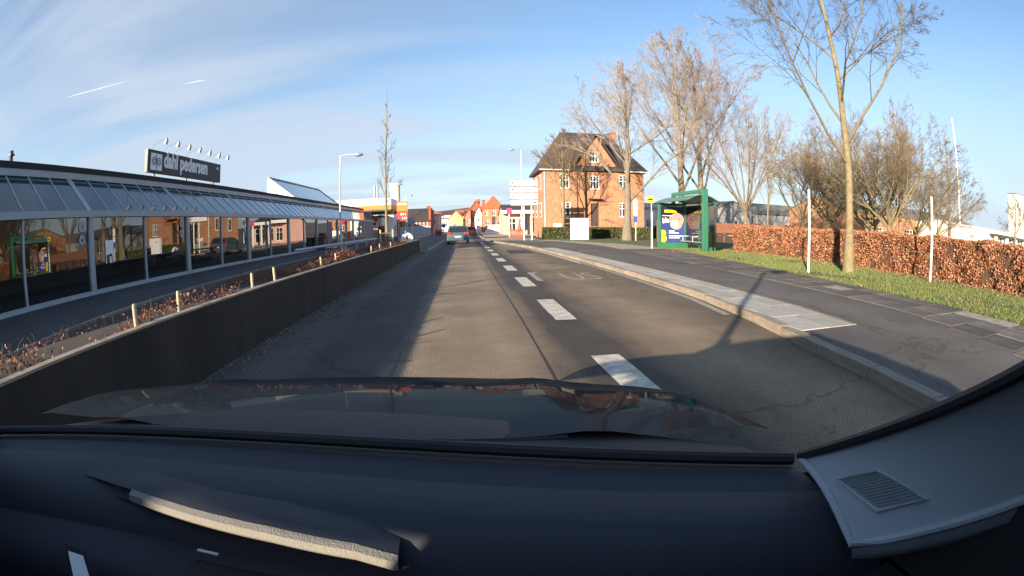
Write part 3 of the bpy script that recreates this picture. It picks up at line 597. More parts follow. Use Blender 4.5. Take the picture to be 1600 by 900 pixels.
for o_ in ops[:2]+ops[3:]+[(14.75, 15.9, 9.05, 10.4)]: MB().box(o_[0]-.06, o_[1]+.06, HY0-.07, HY0+.02, o_[2]-.1, o_[2]-.003).build('window_sill', 'stone', hs)
MB().box(14.85, 15.85, HY0+.2, HY0+.26, 1.35, 4.1).build('door', 'door', hs)
MB().box(14.3, 16.4, HY0-1.3, HY0-.052, 0, 1.3).box(14.6, 16.1, HY0-1.7, HY0-1.302, 0, .9).box(14.6, 16.1, HY0-2.1, HY0-1.702, 0, .5).each('door_steps', 'stone', hs)
mb = MB()
for x_ in (14.35, 16.35): mb.tube([(x_, HY0-1.25, 1.3), (x_, HY0-1.25, 2.2), (x_, HY0-.1, 2.2)], .025, 6)
mb.tube([(16.35, HY0-1.25, 2.2), (18.2, HY0-1.25, 1.6), (18.2, HY0-1.25, .1)], .03, 6).each('handrail', 'darkmetal', hs)
MB().tube([(14.6, HY0-.05, 4.35), (14.6, HY0-.7, 4.75)], .02, 5).box(14.5, 16.2, HY0-.8, HY0-.1, 4.55, 4.62).build('door_canopy', 'darkmetal', hs)
for x_ in (13.2, 14.25, 9.3): MB().tube([(x_, HY0-.06, .3), (x_, HY0-.06, HE-.2)], .05, 6).build('downpipe', 'darkmetal' if x_ > 10 else 'frame', hs)
MB().box(10.3, 11.6, HY0-.09, HY0-.003, 1.25, 1.7).build('meter_box', 'frame', hs)
for (y0_, z0_) in ((55.5, 2.5), (58.8, 2.5), (55.5, 5.85), (58.8, 5.85)):
    f = MB().box(HX0-.03, HX0-.005, y0_, y0_+1.1, z0_, z0_+1.75).build('window', 'frame', hs); MB().box(HX0-.04, HX0-.031, y0_+.12, y0_+.5, z0_+.12, z0_+1.63).box(HX0-.04, HX0-.031, y0_+.6, y0_+.98, z0_+.12, z0_+1.63).each('pane', 'winglass', f)
mb = MB(); hiproof(mb, HX0-.5, HX1+.5, HY0-.4, HY1+.5, HE+.15, 12.0, 18.4, 58.0, 13.3)
g = .45; 
for sx in (-1, 1):
    ex = GP+sx*(GP-G0+.42); ez = HE-.05
    pk = (GP, HY0-.3, GZ+.2); lo = (ex, HY0-.3, ez)
    bk_ = (GP, 57.6, GZ+.2); lob = (ex, 55.2, ez)
    ps = [lo, pk, bk_, lob] if sx < 0 else [pk, lo, lob, bk_]
    mb.prism(ps, (0, 0, 0), (0, 0, .14))
ro = mb.build('roof', 'slate', hs)
MB().tube([(12.0, 58, 13.34), (18.4, 58, 13.34)], .12, 6).build('ridge_tiles', 'slate', ro)
MB().box(HX0-.52, G0-.5, HY0-.5, HY0-.38, HE-.05, HE+.08).box(G1+.5, HX1+.52, HY0-.5, HY0-.38, HE-.05, HE+.08).each('gutter', 'frame', ro)
for (x_, y_) in ((19.2, 58.5),): MB().box(x_-.4, x_+.4, y_-.4, y_+.4, 12.0, 13.6).box(x_-.46, x_+.46, y_-.46, y_+.46, 13.602, 13.75).build('chimney', 'brick2', ro)

def hedge(name, label, cat, x0, x1, y0, y1, h, core, leaf, n, size, group=None, x0b=None, wob=.08):
    """hedge box filled with leaves on a twiggy core; x0b is the x of the front face at y1 (a slight slant)."""
    x0b = x0 if x0b is None else x0b
    t = thing(name, label, cat, ((x0+x1)/2, (y0+y1)/2, 0), group)
    off = lambda y: x0+(x0b-x0)*(y-y0)/(y1-y0)
    c = MB(); ins = .12
    yy = ysamp(y0+ins, y1-ins, 12)
    for a, b in zip(yy[:-1], yy[1:]):
        c.add([(off(a)+ins, a, 0), (off(a)+x1-x0-ins, a, 0), (off(b)+x1-x0-ins, b, 0), (off(b)+ins, b, 0), (off(a)+ins, a, h-ins), (off(a)+x1-x0-ins, a, h-ins), (off(b)+x1-x0-ins, b, h-ins), (off(b)+ins, b, h-ins)], [(4,5,6,7),(0,1,5,4),(1,2,6,5),(2,3,7,6),(3,0,4,7)])
    c.build('twig_core', core, t)
    u = np.random.rand(n, 3); face = np.random.rand(n); P = np.zeros((n, 3)); d = np.abs(np.random.normal(0, .1, n))-.05*np.random.rand(n)
    L_, D_ = y1-y0, x1-x0; ar = np.array([L_*h, L_*D_, D_*h, D_*h, L_*h*.3]); cu = np.cumsum(ar)/ar.sum(); k = np.searchsorted(cu, face)
    lx = np.where(k == 0, d, np.where(k == 4, D_-d, u[:, 0]*D_)); ly = np.where(k == 2, d, np.where(k == 3, L_-d, u[:, 1]*L_)); lz = np.where(k == 1, h-d*.7, u[:, 2]**.9*h)
    bump_ = wob*(np.sin(ly*2.3+lz*3)+np.sin(ly*5.1-lz*4+1)+.6*np.sin(ly*11+lz*9))*.5
    lx = np.where(k == 0, lx-bump_, lx); lz = np.where(k == 1, lz+bump_*.5, lz)
    P[:, 1] = y0+ly; P[:, 0] = off(P[:, 1])+lx; P[:, 2] = np.maximum(lz, .02)
    fo = leaves('leaves', P-np.array(t.location), 0, size, leaf, t); fo['kind'] = 'stuff'
    return t
hedge('beech_hedge', 'long clipped hedge of rust brown winter leaves behind the grass verge', 'hedge', 15.35, 16.5, -3.0, 24.0, 1.5, 'hedgecore', 'hedgeleaf', 88000, .046, x0b=15.55, wob=.15)
hedge('green_hedge', 'low clipped dark green hedge in front of the orange brick house', 'hedge', 8.0, 22.5, 47.6, 48.5, 1.25, 'greencore', 'greenleaf', 16000, .085)

# ---------------------------------------------------------------- bus shelter
bs = thing('bus_shelter', 'green steel bus shelter with curved roof, glass sides and a blue poster', 'bus shelter', (12.7, 24.6, .1))
zb = .1
MB().box(12.56, 12.9, 22.5, 22.72, zb, 3.5).build('front_post', 'steelgreen', bs, bevel=.015)
MB().box(12.62, 12.84, 22.721, 26.75, 3.3, 3.5).build('spine_beam', 'steelgreen', bs, bevel=.012)
MB().box(11.66, 13.62, 26.62, 26.78, zb, .42).box(11.66, 11.80, 26.62, 26.78, .42, 2.86).box(13.48, 13.62, 26.62, 26.78, .42, 2.86).box(11.80, 13.48, 26.62, 26.78, 2.68, 2.86).build('end_frame', 'steelgreen', bs, bevel=.01)
MB().box(12.62, 12.84, 26.62, 26.78, 2.865, 3.3).build('rear_post', 'steelgreen', bs)
rows = []
for yy in (22.55, 23.5, 24.6, 25.7, 27.0):
    rows.append([(11.55+2.1*i/12, yy, 2.86+.34*math.sin(math.pi*i/12)) for i in range(13)])
rf = MB(); rf.grid(rows); rf.grid([[(x, y, z-.04) for x, y, z in r][::-1] for r in rows])
rf.quad(*rows[0], *[(x, y, z-.04) for x, y, z in rows[0]][::-1]); rf.quad(*rows[-1][::-1], *[(x, y, z-.04) for x, y, z in rows[-1]])
rf.build('curved_roof', 'roofgreen', bs, smooth=True)
MB().tube([(11.56, 22.55, 2.85), (11.56, 27, 2.85)], .035, 6).tube([(13.64, 22.55, 2.85), (13.64, 27, 2.85)], .035, 6).build('roof_edge', 'steelgreen', bs)
MB().box(13.52, 13.535, 22.9, 26.6, .35, 2.7).build('rear_glass', 'shelterglass', bs)
MB().box(13.5, 13.56, 22.82, 22.89, zb, 2.86).box(13.5, 13.56, 24.7, 24.76, zb, 2.86).each('glazing_post', 'steelgreen', bs)
MB().box(12.92, 13.49, 22.6, 22.612, .35, 2.6).build('end_glass', 'shelterglass', bs)
MB().box(13.02, 13.45, 23.2, 26.3, .52, .57).build('bench_seat', 'galv', bs); 
for yy in (23.5, 26.0): MB().box(13.1, 13.4, yy, yy+.08, zb, .52).build('bench_leg', 'steelgreen', bs)
for yy in (23.4, 24.7, 26.0): MB().tube([(13.05, yy, .57), (13.05, yy, .85), (13.42, yy, .85)], .018, 6).build('arm_rest', 'frame', bs)
MB().box(12.9, 13.3, 22.74, 23.0, zb, 1.15).build('ticket_bin', 'steelgreen', bs)
# poster in the end frame, facing the approaching traffic
ps = thing('poster', 'blue poster with a pink face and yellow block letter in the bus shelter', 'poster', (12.64, 26.6, .5))
PX0, PX1, PZ0, PZ1, PY = 11.82, 13.46, .44, 2.66, 26.60
MB().box(PX0, PX1, PY, PY+.04, PZ0, PZ1).build('poster_sheet', 'posterblue', ps)
def flat(name, m, pts, k=1): return MB().quad(*[(x, PY-.003*k, z) for x, z in pts]).build(name, m, ps)
flat('dark_field', 'posterdark', [(PX0, 1.72), (PX1, 1.72), (PX1, 2.66), (PX0, 2.66)])
flat('yellow_bar', 'posteryellow', [(12.05, 2.28), (12.9, 2.28), (12.9, 2.44), (12.05, 2.44)], 2)
flat('portrait', 'posterpink', [(12.9+.5*math.cos(t)*(1+.12*math.sin(3*t)), 1.75+.52*math.sin(t)) for t in [2*math.pi*i/22 for i in range(22)]], 2)
flat('portrait_light', 'posterskin', [(12.75+.3*math.cos(t), 1.55+.28*math.sin(t)) for t in [2*math.pi*i/18 for i in range(18)]], 3)
flat('portrait_shade', 'brick2', [(13.1+.07*math.cos(t), 1.9+.05*math.sin(t)) for t in [2*math.pi*i/10 for i in range(10)]], 4)
xz = Matrix(((1, 0, 0), (0, 0, -1), (0, 1, 0)))
text_mesh('script_lettering', 'bla', .42, 'signwhite', ps, (11.93, PY-.014, 1.62), xz @ Matrix.Rotation(R(10), 3, 'Z'), .002, .02, .95)
MB().box(11.9, 12.6, PY-.012, PY-.01, 2.06, 2.1).build('underline', 'signwhite', ps)
text_mesh('block_letter', 'B', .95, 'posteryellow', ps, (11.84, PY-.012, .5), xz, .002, .05, .62)
for (x0, x1, z) in ((12.35, 12.75, 1.12), (12.35, 13.05, 1.0), (12.35, 13.3, .82), (12.35, 13.1, .7)): flat('text_line', 'signwhite', [(x0, z), (x1, z), (x1, z+.05), (x0, z+.05)], 3)

# ---------------------------------------------------------------- poles, signs, lamps
p = thing('bus_stop_pole', 'thin grey pole with a yellow bus stop flag left of the shelter', 'bus stop', (11.05, 26.3, .09))
MB().tube([(11.05, 26.3, .05), (11.05, 26.3, 3.2)], .035, 8).build('pole', 'galv', p); pl_ = MB().box(10.74, 11.2, 26.26, 26.3, 2.84, 3.2).build('flag_plate', 'yellow', p)
MB().box(10.82, 11.12, 26.245, 26.258, 2.98, 3.08).box(10.85, 10.89, 26.245, 26.258, 2.94, 2.98).box(11.05, 11.09, 26.245, 26.258, 2.94, 2.98).build('bus_symbol', 'signblack', pl_)
MB().box(10.98, 11.12, 26.24, 26.262, 1.9, 2.3).build('timetable', 'whitegrey', p); MB().tube([(11.05, 26.25, .05), (11.05, 26.25, 1.9)], .055, 8).build('pole_sleeve', 'pole', p)
p = thing('notice_post', 'slim post with small white and blue plates beside the big tree', 'sign', (15.2, 40.2, .09))
MB().tube([(15.3, 40.2, .0), (15.3, 40.2, 3.9)], .045, 8).build('pole', 'pole', p); MB().box(15.05, 15.45, 40.12, 40.15, 3.0, 3.8).build('white_plate', 'signwhite', p); MB().box(15.07, 15.43, 40.12, 40.15, 1.75, 2.3).build('blue_plate', 'bluesign', p); MB().box(15.05, 15.45, 40.12, 40.15, 2.4, 2.9).build('white_plate', 'signwhite', p)
mb_ = MB().tube([(0, 0, 0), (0, 0, 2.68), (0, 0, 2.72)], [.042, .042, .02], 10)
post = mb_.build('white_post', 'pole', smooth=True); post.location = (10.72, 11.68, 0.05); tag(post, 'white wooden post on the grass, just left of the street tree', 'post', 'tall white posts on the verge')
p2 = post.copy(); COL.objects.link(p2); p2.location = (13.98, 8.5, .05); tag(p2, 'white wooden post on the grass, right of the street tree', 'post')
fp_ = MB().tube([(86.4, 45, 0), (86.4, 45, 24.5), (86.4, 45, 24.8)], [.3, .13, .02], 10).build('flagpole', 'frame', smooth=True); tag(fp_, 'tall white bare flagpole rising above the hedge at the right', 'flagpole')
b = thing('notice_board', 'blank white utility cabinet standing in front of the green hedge', 'cabinet', (10.85, 43.6, 0))
MB().box(10.0, 11.7, 43.4, 43.9, .02, 2.14).build('cabinet_body', 'white', b, bevel=.02); MB().box(10.04, 11.66, 43.385, 43.398, .3, 2.05).build('door_panel', 'signwhite', b)
mb = MB()
for z_ in (.75, 1.25, 1.8): mb.box(11.5, 11.58, 43.37, 43.384, z_, z_+.06)
mb.box(10.2, 10.6, 43.37, 43.384, 1.68, 1.73).each('handle', 'darkmetal', b)
d = thing('direction_sign', 'stack of four white direction boards on two posts by the junction', 'direction sign', (5.9, 46, 0))
for x_ in (5.82, 6.6): MB().tube([(x_, 46.05, 0), (x_, 46.05, 5.95)], .08, 10).build('post', 'pole', d)
MB().tube([(5.0, 46.1, 3.6), (5.0, 46.1, 5.9)], .03, 6).build('rear_brace', 'galv', d)
for i, z_ in enumerate((5.42, 4.78, 4.14, 3.5)):
    bd = MB().box(4.46 + .03*i, 7.2, 45.9, 45.95, z_, z_+.5).build('direction_board', 'signwhite', d)
    MB().box(4.44, 7.22, 45.93, 45.955, z_-.07, z_-.004).build('board_rail', 'darkmetal', bd)
    col = ('red', 'signblack', 'red', 'signblack')[i]; xa = 4.68 if i < 3 else 6.85
    if i in (0, 1): MB().quad((xa, 45.89, z_+.1), (xa+.08, 45.89, z_+.1), (xa+.08, 45.89, z_+.25), (xa+.16, 45.89, z_+.25), (xa+.04, 45.89, z_+.42), (xa-.08, 45.89, z_+.25), (xa, 45.89, z_+.25)).build('arrow', col, bd)
    else: MB().quad((xa-.08, 45.89, z_+.25), (xa+.06, 45.89, z_+.13), (xa+.06, 45.89, z_+.2), (xa+.25, 45.89, z_+.2), (xa+.25, 45.89, z_+.3), (xa+.06, 45.89, z_+.3), (xa+.06, 45.89, z_+.37)).build('arrow', col, bd)
def lamp(label, x, y, h, arm, group='street lamps along the road'):
    p = thing('street_lamp', label, 'street lamp', (x, y, 0), group)
    MB().tube([(x, y, 0), (x, y, 1.2), (x, y, 1.25), (x, y, h)], [.1, .1, .075, .05], 10).build('lamp_post', 'galv', p, smooth=True)
    a = MB().tube([(x, y, h-.02), (x+arm*.5, y, h+.06), (x+arm, y, h+.04)], .03, 6).build('lamp_arm', 'galv', p)
    MB().sphere((x+arm*1.25, y, h-.02), .5, 10, (.75*1.0, .35, .26)).build('lamp_head', 'galv', a, smooth=True)
lamp('tall thin street lamp in front of the showroom roof, arm to the right', -9.0, 33.05, 6.95, 1.1)
lamp('street lamp with arm to the left, left of the brick house', 7.4, 60.5, 11.5, -1.0)
lamp('far street lamp showing just right of the young tree, higher one', -12.1, 80, 9.2, .9)
lamp('far street lamp showing just right of the young tree, lower one', -11.4, 90, 7.9, .9)
lamp('far street lamp above the red roofed house', 6.0, 130, 8.5, .6)
# lamp post behind the car, left of the road: its shadow crosses the bus lane
lamp('street lamp standing on the pavement behind the car', -4.3, -3.85, 4.7, .5)
rs = thing('round_road_sign', 'round white sign with a dark mark at the end of the dark wall', 'road sign', (-3.5, 28.2, .3))
mb = MB(); 
mb.tube([(-3.52, 28.2, .8), (-3.52, 28.24, .8)], .36, 20).build('disc', 'signwhite', rs); MB().box(-3.56, -3.46, 28.18, 28.197, .78, 1.06).build('dark_mark', 'signblack', rs); MB().tube([(-3.52, 28.27, .2), (-3.52, 28.27, .8)], .05, 8).build('stub_post', 'galv', rs)
MB().tube([(-3.52, 28.235, .8), (-3.52, 28.25, .8)], .4, 20).build('rim', 'galv', rs)
gr_ = thing('guard_rail', 'low pale guard rail behind the planting bed', 'guard rail', (-5.6, 27, .3))
for yy in (22.5, 25, 27.5, 30): MB().tube([(-5.9, yy, .1), (-5.9, yy, .85)], .05, 8).build('rail_post', 'galv', gr_)
MB().tube([(-6.3, 16.5, .82), (-5.9, 22.5, .85), (-5.9, 30.5, .85), (-5.2, 31.5, .8)], .055, 8).build('top_rail', 'whitegrey', gr_)

# ---------------------------------------------------------------- vehicles
def car(name, label, cat, paint, L_=4.1, Wd=1.74, H=1.5, kind='hatch', loc=(0, 0, 0), rz=0, group=None):
    """nose towards +Y, rear at y=0"""
    t = thing(name, label, cat, loc, group, rz)
    if kind == 'hatch': prof = [(0.06, .28), (0, .5), (.02, .85), (.10, .95), (.42, 1.38), (.62, H), (1.5, H+.01), (2.2, H-.06), (3.0, 1.0), (3.9, .82), (L_, .6), (L_-.02, .3)]
    else: prof = [(0.03, .3), (0, .6), (.02, 1.1), (.06, 1.75), (.16, H), (1.5, H+.02), (3.2, H-.03), (4.0, 1.15), (4.75, .95), (L_, .7), (L_-.02, .3)]
    mb = MB(); hw = Wd/2
    def half(z): 
        zt = .92 if kind == 'hatch' else 1.1
        return hw*(.93 if z < .35 else 1.0) if z <= zt else hw*(1-.2*((z-zt)/(H-zt))**1.3*(1 if kind == 'hatch' else .5))
    rows = []
    for (y_, z_) in prof:
        w = half(z_); rows.append([(-w, y_+.05*(1), z_-.0), (-w*.985, y_+.0, z_), (-w*.6, y_-.03, z_+.012), (0, y_-.04, z_+.018), (w*.6, y_-.03, z_+.012), (w*.985, y_, z_), (w, y_+.05, z_)])
    mb.grid([r[::-1] for r in rows])
    for s in (-1, 1):
        ring_ = [r[0] if s < 0 else r[-1] for r in rows]; mb.quad(*(ring_ if s < 0 else ring_[::-1]))
    mb.quad(*[r[0] for r in (rows[0], rows[-1])], *[r[-1] for r in (rows[-1], rows[0])])
    mb.build('body', paint, t, world=False, smooth=True)
    # glazing follows the profile
    def at(i, j, f): return (prof[i][0]*(1-f)+prof[j][0]*f, prof[i][1]*(1-f)+prof[j][1]*f)
    i0, i1 = (3, 4) if kind == 'hatch' else (2, 3)
    (ya, za), (yb, zb_) = at(i0, i1, .12), at(i0, i1, 1.05)
    wa, wb = half(za)*.84, half(zb_)*.82
    MB().quad((-wa, ya-.055, za+.03), (wa, ya-.055, za+.03), (wb, yb-.055, zb_+.03), (-wb, yb-.055, zb_+.03)).build('rear_window', 'winglass', t, world=False)
    for s in (-1, 1):
        y0_, y1_, y2_, y3_ = (.5, .75, 2.15, 2.75) if kind == 'hatch' else (2.2, 2.3, 3.1, 3.75)
        z0_, z1_ = (.98, H-.12) if kind == 'hatch' else (1.2, H-.15)
        w0, w1 = half(z0_)+.012, half(z1_)+.012
        MB().quad(*[(s*w0, y0_, z0_), (s*w1, y1_, z1_), (s*w1, y2_, z1_), (s*w0, y3_, z0_)][::s]).build('side_window', 'winglass', t, world=False)
        MB().box(min(s*hw*.62, s*hw*1.0), max(s*hw*.62, s*hw*1.0), -.05, .12, .84 if kind == 'hatch' else .9, 1.0 if kind == 'hatch' else 1.3).build('tail_light', 'taillight', t, world=False, bevel=.02)
        MB().box(min(s*hw, s*(hw+.17)), max(s*hw, s*(hw+.17)), 2.5, 2.62, .95, 1.08).build('wing_mirror', paint, t, world=False, bevel=.02)
        MB().sphere((s*hw*.72, L_-.06, .68), .13, 8, (1.3, .6, .7)).build('headlight', 'signwhite', t, world=False, smooth=True)
        for yw in (.72, L_-.85):
            w = MB().tube([(s*(hw-.2), yw, .31), (s*(hw+.005), yw, .31)], .31, 18).build('wheel', 'tyre', t, world=False); MB().tube([(s*(hw-.0), yw, .31), (s*(hw+.012), yw, .31)], .19, 14).build('rim', 'rim', w, world=False)
    MB().box(-hw*.96, hw*.96, -.07, .1, .3, .56).build('bumper', paint, t, world=False, bevel=.04)
    MB().box(-.26, .26, -.085, -.068, .58, .69).build('number_plate', 'plate', t, world=False)
    return t
car('hatchback', 'grey blue hatchback driving ahead in our lane with its brake lights on', 'car', 'carpaint', Wd=1.86, H=1.56, loc=(-.6, 39.5, 0.0))
car('hatchback', 'small red car farther ahead, half hidden right of the grey blue hatchback', 'car', 'carred', loc=(1.0, 78, 0.0))
car('van', 'white van parked on the fuel station forecourt beside the yellow topped sign', 'van', 'carwhite', L_=5.3, Wd=1.95, H=2.1, kind='van', loc=(-15.6, 70, .03), rz=R(-65))
car('hatchback', 'white car parked beyond the junction right of the brick house', 'car', 'carwhite', loc=(24, 92, .0), rz=R(80))
car('hatchback', 'dark car parked behind the green shelter beside the footway', 'car', 'cardark', loc=(33, 73, 0), rz=R(60))
car('hatchback', 'dark car standing inside the glass showroom', 'car', 'cardark', loc=(-15.4, 20.5, .14), rz=R(25))
car('hatchback', 'white car standing inside the far part of the glass showroom', 'car', 'carwhite', loc=(-15.2, 30.5, .14), rz=R(15))

# ---------------------------------------------------------------- fuel station and town on the left
cn_ = thing('fuel_canopy', 'white fuel station canopy with glowing orange underside edge', 'canopy', (-13, 66, 0))
MB().box(-34, -9.8, 62, 76, 4.75, 5.65).build('canopy_fascia', 'white', cn_); MB().box(-34.02, -9.78, 61.98, 76.02, 4.15, 4.745).build('orange_band', 'orange', cn_); MB().box(-33.9, -9.9, 62.1, 75.9, 3.95, 4.145).build('soffit', 'darkmetal', cn_)
for x_ in (-11.2, -20, -30): MB().box(x_-.25, x_+.25, 68, 68.5, 0, 3.95).build('canopy_post', 'whitegrey', cn_)
for i, (x_, lb) in enumerate(((-12.5, 'fuel pump under the canopy, nearest the road'), (-22, 'fuel pump deep under the white canopy'))):
    p = thing('fuel_pump', lb, 'fuel pump', (x_, 69.5, 0), 'fuel pumps'); MB().box(x_-.5, x_+.5, 69.2, 69.8, 0, 1.7).build('pump_body', 'orange', p, bevel=.05); MB().box(x_-.4, x_+.4, 69.17, 69.198, 1.0, 1.5).build('display', 'darkmetal', p)
kiosk = house('station_shop', 'low pale station shop with dark windows behind the fuel canopy', -30, -14, 78, 86, 3.6, .25, 'whiteren', 'black', [(-28, -22, .6, 2.8, 3), (-21, -15, .6, 2.8, 3)], cat='shop')
p = thing('price_sign', 'tall red and orange fuel price sign on two posts', 'price sign', (-8, 60, 0))
for x_ in (-8.55, -7.45): MB().tube([(x_, 60.1, 0), (x_, 60.1, 5.0)], .08, 8).build('post', 'whitegrey', p)
MB().box(-8.7, -7.3, 59.9, 60.05, 3.75, 5.0).build('orange_panel', 'orange', p); MB().box(-8.7, -7.3, 59.9, 60.05, 2.5, 3.745).build('red_panel', 'red', p)
MB().box(-8.58, -7.42, 59.88, 59.898, 4.55, 4.76).build('pale_band', 'cream', p); mb = MB()
for (x_, z_) in ((-8.2, 3.2), (-7.95, 3.2), (-7.65, 3.2), (-8.0, 2.7), (-7.75, 2.7), (-7.55, 2.7)): mb.box(x_, x_+.09, 59.88, 59.898, z_, z_+.28)
mb.each('price_figures', 'signwhite', p)
p = thing('pylon_sign', 'white pylon sign with yellow top behind the young tree', 'sign', (-10.6, 64, 0))
MB().box(-10.95, -9.75, 63.9, 64.2, .5, 3.6).build('white_panel', 'signwhite', p); yp_ = MB().box(-10.95, -9.75, 63.88, 64.2, 3.605, 4.3).build('yellow_panel', 'yellow', p); MB().quad((-10.5, 63.87, 4.12), (-10.35, 63.87, 3.8), (-10.2, 63.87, 4.12), (-10.35, 63.87, 3.98)).build('mark', 'darkmetal', yp_); MB().box(-10.9, -9.8, 63.95, 64.15, 0, .495).build('foot', 'galv', p)
p = thing('white_sign_board', 'small pale sign board on two posts right of the price sign', 'sign', (-8.6, 72, 0))
for x_ in (-9.2, -8.1): MB().tube([(x_, 72, 0), (x_, 72, 3.1)], .07, 8).build('post', 'pole', p)
MB().box(-9.6, -7.7, 71.88, 71.92, 2.1, 3.1).build('board', 'whitegrey', p)
p = thing('no_entry_sign', 'round dark red road sign on a pole beside the showroom end', 'road sign', (-11.6, 60, 0))
MB().tube([(-12.05, 62.6, 0), (-12.05, 62.6, 3.2)], .05, 8).build('pole', 'galv', p); MB().tube([(-12.05, 62.5, 2.9), (-12.05, 62.54, 2.9)], .36, 18).build('disc', 'brick2', p)
house('gabled_house', 'white gabled house with orange roof seen under the fuel canopy', -17.5, -10.5, 96, 105, 3.3, 3.2, 'whiteren', 'tilered', [(-15.5, -14.2, 1, 2.4), (-13, -11.7, 1, 2.4)])
house('tall_white_block', 'narrow pale tower rising behind the young tree', -16.0, -14.2, 100, 103, 11.2, .15, 'cream', 'white', cat='tower')
ch = thing('grey_chimney', 'grey twin metal chimney rising above the fuel canopy', 'chimney', (-17.5, 92, 0))
for x_ in (-17.8, -17.3): MB().tube([(x_, 92, 0), (x_, 92, 10.3)], .24, 10).build('flue', 'galv', ch)
dk = house('dark_roofed_house', 'long house with black tiled roof, row of white windows and pale blue ground floor', -13.2, -6.7, 90, 100, 2.9, 2.4, 'brick2', 'slate', [(-10.4+.72*k, -9.98+.72*k, 1.95, 2.75, 1) for k in range(5)], axis='x', chim=[(-7.2, 95, 4.2, 1.6)])
MB().box(-12.5, -6.55, 89.8, 89.98, 0, 1.85).build('blue_grey_wall', 'bluegrey', dk)
MB().box(-6.9, -6.5, 89.99, 100.1, 1.9, 5.2).build('brick_end_wall', 'brick2', dk)
house('pink_house', 'pale pink rendered house beyond the black roofed house', -8.3, -6.2, 112, 122, 4.6, .2, 'pinkren', 'slate', [(-7.7, -6.9, 2.4, 3.6)])
house('orange_gable_house', 'far house with pale yellow gable at the end of the street', -5.0, -.6, 150, 162, 4.3, 2.4, 'yellowren', 'tilered', [(-3.6, -2.6, 1.4, 2.8)])
house('low_white_hall', 'far low white hall left of the yellow gable', -11.5, -5.5, 165, 175, 4.4, .3, 'whiteren', 'slate', [(-10.5, -8.5, 2, 3.4, 3), (-8, -6, 2, 3.4, 3)], cat='hall')
house('orange_terrace', 'far orange brick terrace right of the yellow gable', .2, 3.2, 140, 156, 5.0, 2.2, 'brick', 'tilered', [(.8, 1.6, 2.6, 3.9), (1.9, 2.7, 2.6, 3.9)])
house('brown_town_house', 'tall brown brick town house left of the red roofed house', 1.6, 4.4, 122, 134, 6.4, 2.0, 'brick2', 'tilered', [(2.0, 2.8, 4.2, 5.6), (3.1, 3.9, 4.2, 5.6), (2.0, 2.8, 1.6, 3.0), (3.1, 3.9, 1.6, 3.0)], chim=[(3.8, 127, 7.4, 1.4)])
house('white_gable_house', 'narrow white gable house with dark roof edge beside the red roofed house', 2.5, 4.0, 111.5, 120, 4.7, 1.5, 'whiteren', 'slate', [(3.0, 3.5, 2.6, 3.6, 1)])
rh = house('red_roofed_house', 'orange brick house with steep bright red roof facing down the street', 4.15, 9.3, 110, 120, 5.7, 2.9, 'brick', 'tilered', [(4.7, 5.4, 4.0, 5.1), (6.4, 7.3, 4.1, 5.3), (7.9, 8.7, 4.1, 5.3), (4.8, 5.7, 1.8, 3.1), (7.7, 8.5, 1.8, 3.0)], door=(6.4, 7.2, 1.9, 3.8), chim=[(4.6, 113, 6.3, 1.5)])
MB().prism([(4.1, 109.82, 5.75), (9.35, 109.82, 5.75), (6.72, 109.82, 8.7)], (0, -.1, 0), (0, .1, 0)).build('red_gable', 'tilered', rh)
MB().box(5.6, 8.3, 108.4, 109.9, 0, 1.85).prism([(5.6, 108.4, 0), (5.6, 108.4, 1.85), (4.5, 108.4, 0)], (0, 0, 0), (0, 1.4, 0)).each('porch_stair', 'whiteren', rh)
sp = house('corner_shop', 'low corner shop with white flat canopy and dark roof behind the direction sign', 6.3, 13.5, 75, 86, 3.5, 1.5, 'pinkren', 'slate', [(6.9, 8.2, .5, 2.7, 2), (8.7, 9.9, .5, 2.7, 2), (10.8, 12.6, .5, 2.9, 2)], axis='x', cat='shop')
MB().box(5.6, 14, 73.2, 74.95, 3.45, 3.95).build('flat_canopy', 'white', sp)
for x_ in (8.9, 10.5, 12.2): MB().box(x_-.12, x_+.12, 73.3, 73.54, 0, 3.45).build('canopy_column', 'white', sp)
MB().box(9.3, 9.9, 73.32, 73.36, .8, 3.3).build('banner', 'signblack', sp)
p = thing('pink_stop_sign', 'pink red square sign on a white pole near the corner shop', 'sign', (5.7, 60.2, 0)); MB().tube([(5.72, 60.2, 0), (5.72, 60.2, 3.3)], .07, 8).build('pole', 'pole', p); MB().box(5.38, 6.06, 60.1, 60.13, 3.05, 3.75).build('plate', 'pink', p)
bf = thing('brown_fence', 'short brown picket fence at the corner beside the green hedge', 'fence', (5.6, 52, 0))
for k in range(9): MB().box(4.95+k*.17, 5.07+k*.17, 52.0, 52.03, .1, 1.1).build('picket', 'brick2', bf)
MB().box(4.93, 6.45, 52.04, 52.08, .85, .95).build('rail', 'brick2', bf)
um = thing('red_parasol', 'small folded red parasol near the corner fence', 'parasol', (6.4, 55, 0)); MB().tube([(6.4, 55, 0), (6.4, 55, 1.9)], .03, 6).build('pole', 'galv', um); MB().tube([(6.4, 55, .7), (6.4, 55, 1.0), (6.4, 55, 1.9)], [.12, .28, .03], 8).build('canopy', 'red', um)
